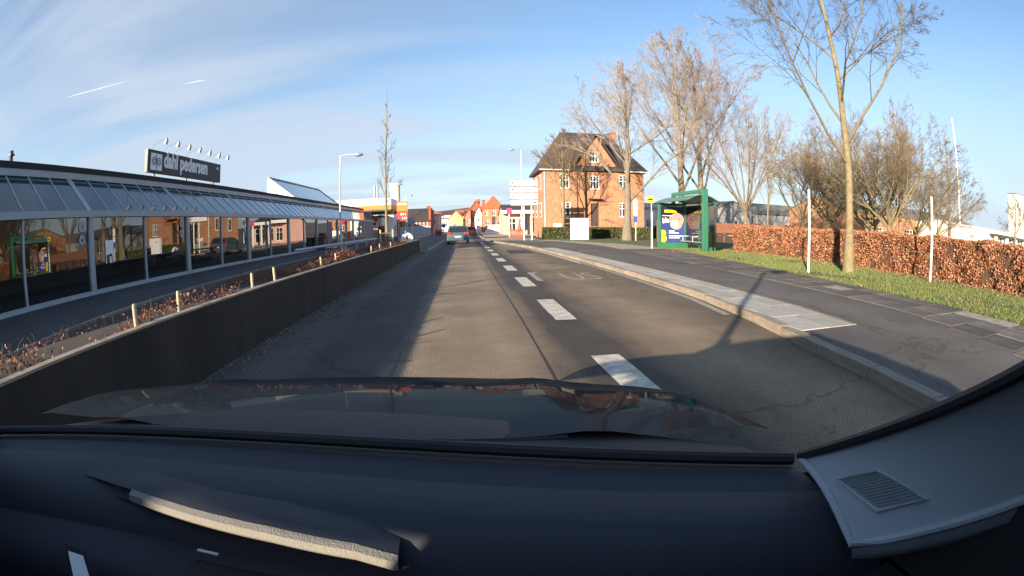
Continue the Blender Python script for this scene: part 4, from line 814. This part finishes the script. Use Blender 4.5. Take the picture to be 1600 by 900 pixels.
# road works: barrier, blue arrow sign, planters and poles
p = thing('works_barrier', 'red and white striped barrier board on the far road island', 'barrier', (-4.0, 86, 0)); 
for k in range(5): MB().prism([(-4.25, 86, .15+.22*k), (-3.75, 86, .3+.22*k), (-3.75, 86, .41+.22*k), (-4.25, 86, .26+.22*k)], (0, 0, 0), (0, .05, 0)).build('stripe', 'red' if k % 2 else 'signwhite', p)
MB().box(-4.05, -3.95, 86.06, 86.12, 0, 1.3).build('stand', 'galv', p)
p = thing('blue_arrow_sign', 'round blue keep right sign above the striped barrier', 'road sign', (-3.9, 88, 0)); MB().tube([(-3.95, 88.1, 0), (-3.95, 88.1, 2.2)], .05, 6).build('pole', 'galv', p); MB().tube([(-3.95, 88, 1.8), (-3.95, 88.04, 1.8)], .4, 16).build('disc', 'bluesign', p)
for i, (x_, lb) in enumerate(((-5.45, 'left one of two white poles on the far road island'), (-4.8, 'right one of two white poles on the far road island'))):
    o = MB().tube([(x_, 96, 0), (x_, 96, 4.3)], .1, 8).build('white_pole', 'pole'); tag(o, lb, 'pole', 'white poles on the far island')
for i, (x_, lb) in enumerate(((-5.3, 'brown round planter on the far island, left one'), (-4.6, 'brown round planter on the far island, right one'))):
    p = thing('planter', lb, 'planter', (x_, 90, 0), 'planters on the far island'); MB().tube([(x_, 90, 0), (x_, 90, .7)], [.3, .42], 10).build('pot', 'brown', p); p_ = [(x_+random.gauss(0, .2), 90+random.gauss(0, .2), .7+random.random()*.4) for _ in range(120)]
    leaves('foliage', np.array(p_)-np.array(p.location), 0, .07, 'greenleaf', p)
# hillside behind the town
hm = MB(); xs_ = [-700+50*i for i in range(29)]
def hz_(x, y): return max(0, (y-230)/(420-230))*(10+2.0*math.sin(x*.011+1)+1.2*math.sin(x*.027))*(1.0 if -260 < x < 90 else .75) if y > 230 else -.5
hm.grid([[(x, y, hz_(x, y)*(1 if y < 500 else 1.05)) for x in xs_] for y in (200, 230, 280, 330, 380, 420, 520, 700)]); o = hm.build('hills', 'hill', smooth=True); o['kind'] = 'structure'
hr = random.Random(11)
sides = ['left part', 'middle', 'right part']
for i in range(22):
    x_ = -62+i*3.6+hr.uniform(-1, 1); y_ = hr.choice((330, 355, 380, 400)); z_ = hz_(x_, y_); w = hr.uniform(5, 8); hh = hr.uniform(3.0, 4.6)
    wmat = hr.choice(['cream', 'whiteren', 'brick', 'pinkren', 'brick2']); rmat = hr.choice(['tilered', 'slate', 'brick2'])
    nm = ['leftmost', 'second from the left', 'third from the left', 'fourth from the left', 'fifth from the left', 'sixth from the left', 'seventh from the left', 'eighth from the left', 'ninth from the left', 'tenth from the left', 'eleventh from the left', 'eleventh from the right', 'tenth from the right', 'ninth from the right', 'eighth from the right', 'seventh from the right', 'sixth from the right', 'fifth from the right', 'fourth from the right', 'third from the right', 'second from the right', 'rightmost'][i]
    b = thing('hillside_house', '%s house with %s roof, %s on the far hillside' % ({'cream': 'cream', 'whiteren': 'white', 'brick': 'orange', 'pinkren': 'pink', 'brick2': 'brick'}[wmat], {'tilered': 'red', 'slate': 'dark', 'brick2': 'brown'}[rmat], nm), 'house', (x_, y_, z_), 'houses on the far hillside')
    MB().box(-w/2, w/2, 0, 8, -2, hh).build('wall', wmat, b, world=False); r = MB(); gabroof(r, -w/2-.3, w/2+.3, -.4, 8.4, hh-.1, hh+2.6, 'x'); r.build('roof', rmat, b, world=False)
    mb = MB(); 
    for k in (-.3, .1): mb.box(w*k, w*k+1.1, -.06, -.01, 1.2, 2.5)
    mb.each('window', 'winglass', b, world=False)

# ---------------------------------------------------------------- buildings behind the hedge on the right
gb = house('grey_hall', 'grey clad hall with shallow gable behind the trees right of the shelter', 41.3, 49.4, 70, 100, 4.5, 1.5, 'greyclad', 'greyroof', [(42.0, 43.2, .3, 2.4, 1), (45.5, 46.4, 2.0, 2.9, 1)], axis='y', cat='hall')
lw = house('long_grey_wing', 'long low grey wing with mossy roof beside the grey hall', 49.7, 76, 73, 88, 4.3, 2.2, 'greyclad', 'greyroof', [(52, 54, 1.4, 2.6), (60, 62, 1.4, 2.6)], axis='x', cat='hall')
house('white_low_house', 'low white house with pinkish roof between brick house and shelter', 29.6, 39, 76, 84, 4.6, .9, 'whiteren', 'pinkren', [(31, 32, 1.3, 2.6), (34, 35.4, 1.3, 2.6)], axis='x')
house('brick_school', 'long low orange brick building behind the bare trees', 52, 104, 49, 62, 4.8, 2.0, 'brick', 'greyroof', [(60, 63, 1.2, 2.8, 3), (70, 73, 1.2, 2.8, 3), (90, 93, 1.2, 2.8, 3)], axis='x', cat='school')
pv_ = house('pale_pavilion', 'low pale pavilion with flat roof and white posts at the right edge', 70.5, 125, 38.5, 46, 4.1, .5, 'cream', 'whiteren', [(92, 98, 1.4, 3.3, 3), (99, 105, 1.4, 3.3, 3), (106, 112, 1.4, 3.3, 3)], axis='x', cat='pavilion')
for x_ in (91, 98.5, 105.5, 113): MB().box(x_-.35, x_+.35, 37.2, 37.9, 0, 3.4).build('veranda_post', 'white', pv_)
MB().box(89, 126, 36.8, 38.3, 3.4, 3.75).build('veranda_roof', 'darkmetal', pv_)
house('yellow_tower', 'blunt pale tower block at the far right edge', 165, 181, 58, 62, 19, .4, 'cream', 'brick2', [(168, 171, 12, 15), (174, 177, 12, 15)], cat='tower')
bf = thing('board_fence', 'dark board fence with brown upper panels between shelter and beech hedge', 'fence', (22, 38, 0))
for k in range(9):
    x_ = 16.5+k*1.75; MB().box(x_, x_+.12, 38, 38.12, 0, 1.95).build('fence_post', 'brown', bf); MB().box(x_+.125, x_+1.745, 38.03, 38.08, .95, 1.85).build('fence_panel', 'brown', bf); MB().box(x_+.125, x_+1.745, 38.03, 38.08, .1, .945).build('lower_panel', 'dkbrown', bf)
tb = thing('picnic_table', 'low brown picnic table on the grass right of the shelter', 'table', (20.2, 33, .09))
MB().box(18.6, 22.2, 32.6, 33.3, .78, .84).build('table_top', 'stake', tb); 
for x_ in (19.0, 21.6): MB().box(x_, x_+.15, 32.7, 33.2, .08, .775).build('leg', 'brown', tb)
# contrails
for i, (a, b_, lb) in enumerate((((104, 150), (196, 126), 'longer broken white vapour trail at the upper left'), ((290, 131), (320, 126), 'short white vapour trail above the roof sign'))):
    pass

# ---------------------------------------------------------------- bare trees
def tree_shape(seed, H, r0, fork, levels, counts, spread, lens, up, wob, rmin=.006, nmain=5, lead=True, lean=(0, 0)):
    """returns (limbs, twigs): polylines with radii. fork: height of the first branches."""
    rg = random.Random(seed); limbs, twigs = [], []
    def grow(p, d, L_, r, lev, P):
        pts = [p]; rad = [r]; q = Vector(p); dd = Vector(d)
        for i in range(1, P):
            dd = (dd+Vector((rg.gauss(0, wob), rg.gauss(0, wob), rg.gauss(0, wob)+up[min(lev, len(up)-1)]))).normalized()
            q = q+dd*(L_/(P-1)); pts.append(tuple(q)); rad.append(max(r*(1-.8*i/(P-1)), rmin*.7))
        (limbs if lev <= 1 else twigs).append((pts, rad))
        if lev >= levels: return
        c = counts[min(lev, len(counts)-1)]
        for j in range(c):
            t = .22+.76*(j+rg.random())/c
            f = t*(P-1); i = min(int(f), P-2); f -= i
            a = Vector(pts[i]).lerp(Vector(pts[i+1]), f); ax = (Vector(pts[i+1])-Vector(pts[i])).normalized()
            o = Vector((rg.gauss(0, 1), rg.gauss(0, 1), rg.gauss(0, .7))); o = (o-ax*o.dot(ax)).normalized(); sp = spread[min(lev, len(spread)-1)]*rg.uniform(.7, 1.3)
            nd_ = (ax*math.cos(sp)+o*math.sin(sp)).normalized()
            rr = (rad[i]*(1-f)+rad[i+1]*f)
            grow(tuple(a), nd_, L_*lens[min(lev, len(lens)-1)]*(1.15-.55*t)*rg.uniform(.7, 1.2), max(rr*.55, rmin), lev+1, 5 if lev < 1 else (4 if lev < 2 else (3 if lev < 3 else 2)))
    # trunk
    P = 9; pts = []; rad = []; x, y = 0., 0.
    top = H if lead else fork*1.12
    for i in range(P):
        t = i/(P-1); z = -.15+(top+.15)*t; x += rg.gauss(0, wob*.25)*top/P+lean[0]*top/P; y += rg.gauss(0, wob*.25)*top/P+lean[1]*top/P
        fl_ = 1+.55*math.exp(-max(z, 0)/.25); pts.append((x, y, z)); rad.append(max(.012, r0*fl_*((1-t)**.8*.97+.03 if lead else 1-.25*t)))
    limbs.append((pts, rad))
    for j in range(nmain):
        z = fork+(H*.92-fork)*(j/max(1, nmain))**1.1 if lead else fork*rg.uniform(.92, 1.1)
        t = min(.97, (z+.15)/(top+.15)); f = t*(P-1); i = min(int(f), P-2); f -= i
        a = Vector(pts[i]).lerp(Vector(pts[i+1]), f); az_ = j*2.4+rg.uniform(-.4, .4); sp = spread[0]*rg.uniform(.7, 1.2)
        d = Vector((math.cos(az_)*math.sin(sp), math.sin(az_)*math.sin(sp), math.cos(sp)))
        rr = (rad[i]*(1-f)+rad[i+1]*f)*(.46 if lead else .6)
        grow(tuple(a), d, ((H-z)*lens[0] if lead else (H-z)*1.02)*rg.uniform(.85, 1.1), rr, 1, 7)
    return limbs, twigs
def tree(label, x, y, shape, bark, twig, group=None, name='bare_tree', base=.06, rz=0, tn=3):
    t = thing(name, label, 'tree', (x, y, base), group, rz)
    limbs, twigs = shape
    tr = build_tubes(limbs[:1], 'trunk', bark, t, 12); build_tubes(limbs[1:], 'limbs', bark, t, 6); build_tubes(twigs, 'crown', twig, t, tn)
    return t
TREES = 1
if TREES:
    tree('bare street tree with pale trunk standing on the verge between the two white posts', 12.58, 11.45,
         tree_shape(21, 14, .165, 3.7, 5, (0, 9, 7, 6, 4), (.85, .6, .6, .6), (.78, .48, .45, .45), (.0, .05, .04, .03), .13, nmain=11, rmin=.005), 'bark1', 'twig1', tn=3, rz=R(165))
    tree('tall bare tree with thick trunk in front of the right part of the brick house', 14.8, 41.1,
         tree_shape(5, 17.8, .36, 3.4, 5, (0, 10, 6, 5, 5), (.72, .6, .55, .55), (.68, .5, .45, .45), (.0, .07, .06, .04), .1, nmain=13, rmin=.008), 'bark2', 'twig2')
    tree('small vase shaped bare tree in front of the left half of the brick house', 10.5, 49.5,
         tree_shape(9, 12.8, .2, 3.6, 5, (0, 9, 7, 6, 4), (.6, .55, .55, .5), (.62, .5, .45, .42), (.0, .08, .06, .04), .09, nmain=12, rmin=.008), 'bark1', 'twig3')
    tree('tallest bare tree behind the shelter, left one of the pair with upright limbs', 25.0, 50,
         tree_shape(12, 27, .42, 5.0, 5, (0, 11, 7, 6, 4), (.6, .55, .55, .55), (.72, .48, .45, .45), (.0, .06, .06, .03), .09, nmain=13, rmin=.011), 'bark2', 'twig2')
    tree('tall bare tree behind the shelter, right one of the pair with upright limbs', 28.0, 50.5,
         tree_shape(31, 26, .42, 4.5, 5, (0, 11, 7, 6, 4), (.66, .55, .55, .55), (.72, .48, .45, .45), (.0, .055, .06, .03), .09, nmain=13, rmin=.011), 'bark2', 'twig2')
    tree('vase shaped bare tree with dark trunk in front of the grey hall', 31.6, 46,
         tree_shape(14, 14.2, .27, 3.0, 5, (0, 11, 7, 6, 4), (.56, .45, .5, .5), (.58, .48, .45, .42), (.0, .08, .07, .04), .09, nmain=10, lead=False, rmin=.008), 'bark2', 'twig2')
    tree('slender young bare tree before the long grey wing', 30.4, 40,
         tree_shape(15, 9.2, .13, 3.0, 4, (0, 6, 6, 6), (.5, .5, .5, .5), (.5, .5, .45, .4), (.0, .08, .06, .04), .08, nmain=10, rmin=.006), 'bark1', 'twig2')
    fz = tree_shape(40, 10, .24, 2.1, 5, (0, 10, 7, 6, 4), (.85, .6, .6, .6), (.75, .5, .45, .45), (.0, .04, .03, .02), .13, nmain=9, lead=False, rmin=.007)
    f1 = tree('bushy olive brown bare tree, leftmost of the grove behind the beech hedge', 30.3, 34, fz, 'bark1', 'twig3', 'grove behind the beech hedge')
    for lb, x_, y_, r_, s_ in (('bushy bare tree second from the left in the grove behind the hedge', 33.5, 33.5, 1.3, 1.05), ('bushy bare tree in the middle of the grove, behind the street tree crown', 32.8, 27.5, 2.9, .95),
                              ('bushy bare tree with forked pale limbs just right of the street tree trunk', 31.5, 23.8, 4.1, 1.02), ('low bushy bare tree in the grove, before the orange brick school', 38, 25, 5.2, .85), ('rightmost low bushy bare tree of the grove behind the hedge', 41, 24.5, .6, .72), ('rear bushy bare tree in the grove behind the hedge', 41, 33, 3.4, 1.15)):
        c = copytree(f1); c.location = (x_, y_, .06); c.rotation_euler.z = r_; c.scale = (s_,)*3; c['label'] = lb
    tall = tree_shape(44, 13.4, .22, 3.0, 5, (0, 8, 6, 5, 4), (.55, .5, .5, .5), (.55, .5, .45, .42), (.0, .06, .05, .03), .1, nmain=12, rmin=.007)
    tree('taller slim bare tree rising from the grove behind the street tree', 35.7, 25.5, tall, 'bark1', 'twig2')
    tree('bare tree with wide dark branches beside the white flagpole', 50.6, 28, tree_shape(52, 14, .26, 2.4, 5, (0, 7, 6, 5, 4), (1.0, .6, .55, .5), (.52, .5, .45, .42), (.0, .045, .04, .03), .1, nmain=14, rmin=.009), 'bark2', 'twig1')
    tree('small dark bare tree before the pale pavilion at the right edge', 67, 24, tree_shape(58, 9, .2, 2.2, 5, (0, 8, 6, 5, 4), (.75, .55, .5, .5), (.6, .5, .45, .4), (.0, .05, .04, .03), .11, nmain=10, rmin=.01), 'bark2', 'twig1')
    tree('slender young bare tree staked in the bed behind the dark wall', -4.05, 24.2, tree_shape(61, 8.4, .085, 2.2, 4, (0, 5, 4, 3), (.6, .55, .5, .5), (.24, .5, .45, .4), (.0, .07, .05, .04), .08, nmain=16, rmin=.005), 'bark1', 'twig1', name='young_tree', base=.55)
    st = thing('tree_stakes', 'pair of thick wooden stakes tied round the young tree', 'tree stake', (-4.05, 24.2, .5))
    for s in (-.33, .33): MB().tube([(-4.05+s, 24.0, .3), (-4.05+s, 24.0, 1.42)], .055, 8).build('stake', 'stake', st)
    MB().box(-4.42, -3.68, 23.96, 24.04, 1.2, 1.27).build('tie', 'darkmetal', st)
    for i, (x_, y_, s_, lb) in enumerate(((9.5, 128, .6, 'bare tree rising behind the red roofed house'), (-2.5, 175, .55, 'far bare tree above the yellow gable house'), (0.6, 168, .5, 'bare tree behind the far orange terrace'), (-9.5, 205, .6, 'far bare tree in front of the hillside'), (-16, 190, .6, 'far bare tree above the black roofed house'))):
        c = copytree(f1); c.location = (x_, y_, .06); c.rotation_euler.z = i*1.1; c.scale = (s_*1.1,)*3; c['label'] = lb; c['group'] = 'far trees in the town'
    # grass blades on the verge
    n = 70000; yy = np.random.uniform(3, 26, n); xx = np.array([fx(v) for v in yy[:2000]]); xx = np.interp(yy, [t_[1] for t_ in FOOT], [t_[0] for t_ in FOOT])+.06+np.random.rand(n)**1.1*5.2; k = (xx < 15.5) & (np.sin(xx*2.1+np.sin(yy*1.3)*1.5)+np.sin(yy*.9+xx*.7)+np.random.normal(0, .7, n) > -1.1); yy, xx = yy[k], xx[k]; n = len(xx)
    a = np.random.rand(n)*6.28; w = .012; h = np.random.uniform(.03, .075, n); ln = np.random.normal(0, .025, (n, 2))
    V = np.stack([np.stack([xx-w*np.cos(a), yy-w*np.sin(a), np.full(n, .088)], 1), np.stack([xx+w*np.cos(a), yy+w*np.sin(a), np.full(n, .088)], 1), np.stack([xx+ln[:, 0], yy+ln[:, 1], .088+h], 1)], 1).reshape(-1, 3)
    tag(np_mesh('grass', V, np.arange(3*n).reshape(n, 3), 'blade'), kind='stuff')
ll = [(15.3-abs(random.gauss(0, .7)), random.uniform(4, 24), .1+random.random()*.05) for _ in range(1500)]+[(random.uniform(9.5, 15), random.uniform(4, 24), .1+random.random()*.04) for _ in range(500)]
tag(leaves('fallen_hedge_leaves', ll, 0, .03, 'hedgeleaf'), kind='stuff')
for lb, pp in (('longer broken white vapour trail high in the sky at the upper left', [(-2292, 1789, 900), (-2190, 1818, 900), (-2035, 1858, 900), (-1835, 1900, 900)]), ('short white vapour trail in the sky above the roof sign', [(-1589, 2190, 900), (-1500, 2203, 902), (-1445, 2215, 900)])):
    o = MB().tube(pp, [1.0, 3.5, 3.0, 1.0][:len(pp)-1]+[1.0], 6).build('vapour_trail', 'contrail', smooth=True); tag(o, lb, 'vapour trail')

# ---------------------------------------------------------------- our own car round the camera
me_ = thing('own_car', 'dark car we sit in: bonnet, windscreen, dashboard and grey pillar trim in front', 'car', (-.35, .6, 0))
XC = -.35
def ub(x): return ((x-XC)/.92)**2
def wb(x): return (.80-.22*ub(x), 1.0-.012*ub(x))          # windscreen foot: y, z
def wt(x): return (-.02-.18*ub(x), 1.53-.03*ub(x))          # windscreen head (x is squeezed towards the roof)
NX = 24
xs_ = [XC-.92+1.84*i/NX for i in range(NX+1)]
rows = []
for j in range(11):
    t = j/10; r = []
    for x in xs_:
        a = wb(x); b_ = wt(x); xx = XC+(x-XC)*(1-.2*t); bow = .03*math.sin(math.pi*t)
        r.append((xx, a[0]+(b_[0]-a[0])*t+bow*.5, a[1]+(b_[1]-a[1])*t+bow))
    rows.append(r)
# cowl and wipers under the glass foot
MB().grid([[(x, wb(x)[0]+.27-.03*ub(x), wb(x)[1]-.045-.03*ub(x)) for x in xs_], [(x, wb(x)[0]+.25-.03*ub(x), wb(x)[1]-.03-.03*ub(x)) for x in xs_], [(x, wb(x)[0]+.12, wb(x)[1]-.03) for x in xs_], [(x, wb(x)[0]+.01, wb(x)[1]-.012) for x in xs_], [(x, wb(x)[0]-.03, wb(x)[1]-.02) for x in xs_]]).build('scuttle_cowl', 'plastic', me_, smooth=True)
MB().tube([(x, wb(x)[0]+.012, wb(x)[1]+.004) for x in xs_], .012, 8).build('lower_screen_seal', 'seal', me_)
w1 = MB().tube([(.3, .93, .945), (-.05, .9, .958), (-.4, .89, .96)], [.012, .011, .009], 6).build('wiper', 'plastic', me_); MB().tube([(.2, .88, .962), (-.2, .885, .966), (-.62, .87, .962)], .008, 6).build('wiper_blade', 'seal', w1)
w2 = MB().tube([(-.5, .93, .945), (-.85, .85, .955), (-1.1, .72, .957)], [.012, .011, .009], 6).build('wiper', 'plastic', me_); MB().tube([(-.66, .87, .955), (-1.15, .67, .965)], .008, 6).build('wiper_blade', 'seal', w2)
# bonnet with two soft creases
def hz2(x, y):
    u = (x-XC)/.98; yy = [.88, 1.05, 1.25, 1.45, 1.65, 1.8, 1.92, 1.98]; zz = [.955, .945, .925, .895, .85, .795, .71, .6]
    z = float(np.interp(y, yy, zz)); return z+.014-.012*abs(u)**3+.010*math.exp(-((abs(u)-.6)/.08)**2)-.25*max(0, abs(u)-.98)
rows = []
for y in [.9, .95, 1.0, 1.06, 1.12, 1.2, 1.28, 1.36, 1.44, 1.52, 1.6, 1.68, 1.75, 1.81, 1.86, 1.9, 1.94, 1.97, 1.985]:
    hw = float(np.interp(y, [.9, 1.05, 1.3, 1.6, 1.8, 1.98], [1.05, 1.02, .96, .9, .8, .7]))
    ym = lambda x: y-.22*((x-XC)/.86)**2*(.2+.8*min(1, max(0, (y-.9)/1.0)))
    rows.append([(x, ym(x), hz2(x, y)) for x in [XC-hw+2*hw*i/36 for i in range(37)]])
MB().grid(rows).build('bonnet', 'hood', me_, smooth=True)
# bodywork that shuts the cabin: roof, wings, doors (a slit on the left shaped to pass sun), tail
sv = MB(); zr = 1.56
sv.grid([[(XC+s*.81, y, z-.03*s*s) for s in (-1, -.5, 0, .5, 1)] for y, z in ((-.16, 1.475), (-.5, 1.495), (-1.4, 1.5), (-2.3, 1.45), (-2.9, 1.1), (-3.0, .3))]).build('roof', 'headliner', me_, smooth=True)
MB().box(XC+.94, XC+.96, -3.0, .62, .2, .93).box(XC-.96, XC-.94, -3.0, .62, .2, .93).box(XC+.84, XC+.86, .62, 1.7, .2, .66).box(XC-.86, XC-.84, .62, 1.7, .2, .66).box(XC-.8, XC+.8, 1.74, 1.76, .2, .55).build('body_side', 'hood', me_)
MB().quad((XC+.95, -3, .93), (XC+.95, .63, .93), (XC+.80, -.2, 1.46), (XC+.80, -2.4, 1.46)).build('right_door', 'headliner', me_)
# unseen left door with an added slit, shaped to put sun on the cowl lip
WO = [(-.885, 0)]
def lx(z): return XC-.95+(z-.93)/.57*.145
def lq(mb, y0, z0, y1, z1, y2, z2, y3, z3): mb.quad((lx(z0), y0, z0), (lx(z1), y1, z1), (lx(z2), y2, z2), (lx(z3), y3, z3))
SUN_SLIT = [(-.12, 1.183, 1.216), (-.79, 1.328, 1.366)]
lm = MB(); (ga, g0, g1), (gb_, h0, h1) = SUN_SLIT
lq(lm, ga, .93, .63, .93, .2, 1.22, ga, g0); lq(lm, ga, g0, .2, 1.22, -.2, 1.49, ga, 1.49); lq(lm, gb_, .93, ga, .93, ga, g0, gb_, h0); lq(lm, gb_, h1, ga, g1, ga, 1.49, gb_, 1.49); lq(lm, -3, .93, gb_, .93, gb_, 1.49, -2.4, 1.49)
lm.build('left_door_with_sun_slit', 'headliner', me_)
MB().box(XC-.87, XC+.87, -3.0, .6, .25, .3).build('cabin_floor', 'headliner', me_)
# dashboard
def dz(x, y): return 0
drow = []
for k, (dy_, z) in enumerate(((-.012, .985), (.03, .992), (.06, .99), (.10, .985))):
    drow.append([(x, wb(x)[0]-dy_, wb(x)[1]-1.0+z) for x in xs_])
MB().grid(drow).build('defroster_strip', 'dash', me_, smooth=True)
drow = []
for k, (dy_, z) in enumerate(((.103, .965), (.104, .99), (.112, .999), (.16, 1.003), (.2, .998), (.24, .982), (.27, .955), (.285, .93), (.36, .91), (.40, .86), (.41, .6))):
    drow.append([(x, wb(x)[0]-dy_-.0, wb(x)[1]-1.0+z) for x in xs_])
db = MB().grid(drow).build('dashboard', 'dash', me_, smooth=True)
MB().tube([(x, wb(x)[0]-.1015, wb(x)[1]-1.0+.988) for x in xs_[5:23]], .0035, 6).build('pad_seam', 'plastic', db)
# instrument cowl on the left with its grained front lip, dark recess below
cw = []
cp = [(-1.15, .52, .955), (-.95, .53, .975), (-.74, .54, .995), (-.6, .525, 1.003), (-.45, .515, 1.0), (-.3, .505, .998), (-.17, .495, .99), (-.11, .49, .975)]
MB().grid([[(x, y+.16, z-.035) for x, y, z in cp], [(x, y+.09, z-.003) for x, y, z in cp], [(x, y+.03, z+.004) for x, y, z in cp], [(x, y+.008, z) for x, y, z in cp]]).build('instrument_cowl', 'dash', me_, smooth=True)
lp = cp[3:]
MB().grid([[(x, y+.009, z+.001) for x, y, z in lp], [(x, y-.004, z-.003) for x, y, z in lp], [(x, y-.008, z-.014) for x, y, z in lp], [(x, y-.002, z-.022) for x, y, z in lp]]).build('cowl_lip', 'leather', me_, smooth=True)
MB().grid([[(x, y+.0, z-.022) for x, y, z in cp], [(x, y+.06, z-.05) for x, y, z in cp], [(x, y+.1, z-.25) for x, y, z in cp]]).build('instrument_recess', 'plastic', me_)
sc = MB().box(-.47, -.2, .36, .5, .8, .925).build('column_shroud', 'plastic', me_, bevel=.02); MB().box(-.44, -.25, .352, .359, .84, .9).build('display_bezel', 'seal', sc)
MB().box(-.43, -.39, .47, .476, .955, .958).box(-.19, -.155, .448, .455, .93, .933).each('chrome_accent', 'galv', me_)
# right pillar trim with speaker grille
PL = []
for i in range(13):
    s = i/12*.92; PL.append((.575-.225*s, .575-.80*s, 1.0+.53*s))
def lowpt(i):
    s = i/12*.92; return (.50+.10*s, .33-.62*s, .985+.45*s)
rows = [[], [], [], [], []]
for i in range(13):
    a = Vector(PL[i]); b_ = Vector(lowpt(i))
    for k in range(5):
        f = k/4; q = a.lerp(b_, f); bul = .02*math.sin(math.pi*f); rows[k].append((q.x+.0-bul*.4, q.y, q.z+bul))
pt = MB().grid(rows).build('pillar_trim', 'trim', me_, smooth=True)
MB().tube([(x, y+.004, z+.004) for x, y, z in PL], .009, 8).build('pillar_seal', 'seal', me_)
lx2 = [(x+.06*XC*0-.0, y, z) for x, y, z in PL]
MB().tube([(2*XC-x, y, z) for x, y, z in PL], .03, 8).build('left_pillar', 'trim', me_)
def ptrim(i, f):
    a = Vector(PL[0]).lerp(Vector(PL[12]), i/12); b_ = Vector(lowpt(i)); q = a.lerp(b_, f); bul = .02*math.sin(math.pi*f); return Vector((q.x-bul*.4, q.y, q.z+bul))
MB().tube([ptrim(0, f/8) for f in range(9)]+[ptrim(i, 1) for i in range(1, 13)], .007, 8).build('trim_edge', 'trim', pt, smooth=True)
MB().grid([[tuple(ptrim(i, 1)) for i in range(13)], [tuple(ptrim(i, 1)+Vector((.012, .0, -.03))) for i in range(13)], [tuple(ptrim(i, 1)+Vector((.05, .01, -.06))) for i in range(13)]]).build('lower_return', 'trim', pt, smooth=True)
gm_ = MB(); nrm = Vector((-.6, -.45, .65)).normalized()*.003
for k in range(12):
    f = .46+.026*k; g_ = [ptrim(.75+.05*k, f)+nrm, ptrim(2.1+.05*k, f)+nrm, ptrim(2.1+.05*k, f+.015)+nrm*1.6, ptrim(.75+.05*k, f+.015)+nrm*1.6]; gm_.quad(*g_)
gr2 = gm_.build('speaker_grille', 'trimdark', pt)
fr_ = [ptrim(.65, .44), ptrim(2.15, .44), ptrim(2.75, .79), ptrim(1.25, .79), ptrim(.65, .44)]
MB().tube([p+nrm for p in fr_], .003, 6).build('grille_frame', 'trim', pt)
MB().box(.44, .62, -.3, .3, .5, .93).build('right_door_panel', 'headliner', me_)
# small card in a dark holder at the lower left
cdh = thing('card_holder', 'small pale card in a dark holder at the lower left of the dashboard', 'card', (-.66, .36, .93))
MB().prism([(-.667, .361, .974), (-.640, .383, .952), (-.621, .355, .905), (-.651, .318, .919)], (0, 0, 0), (-.006, .004, -.003)).build('holder', 'seal', cdh); MB().prism([(-.660, .357, .962), (-.641, .374, .948), (-.626, .35, .908), (-.645, .324, .917)], (.0015, -.001, .0016), (.003, -.002, .003)).build('card', 'signwhite', cdh)
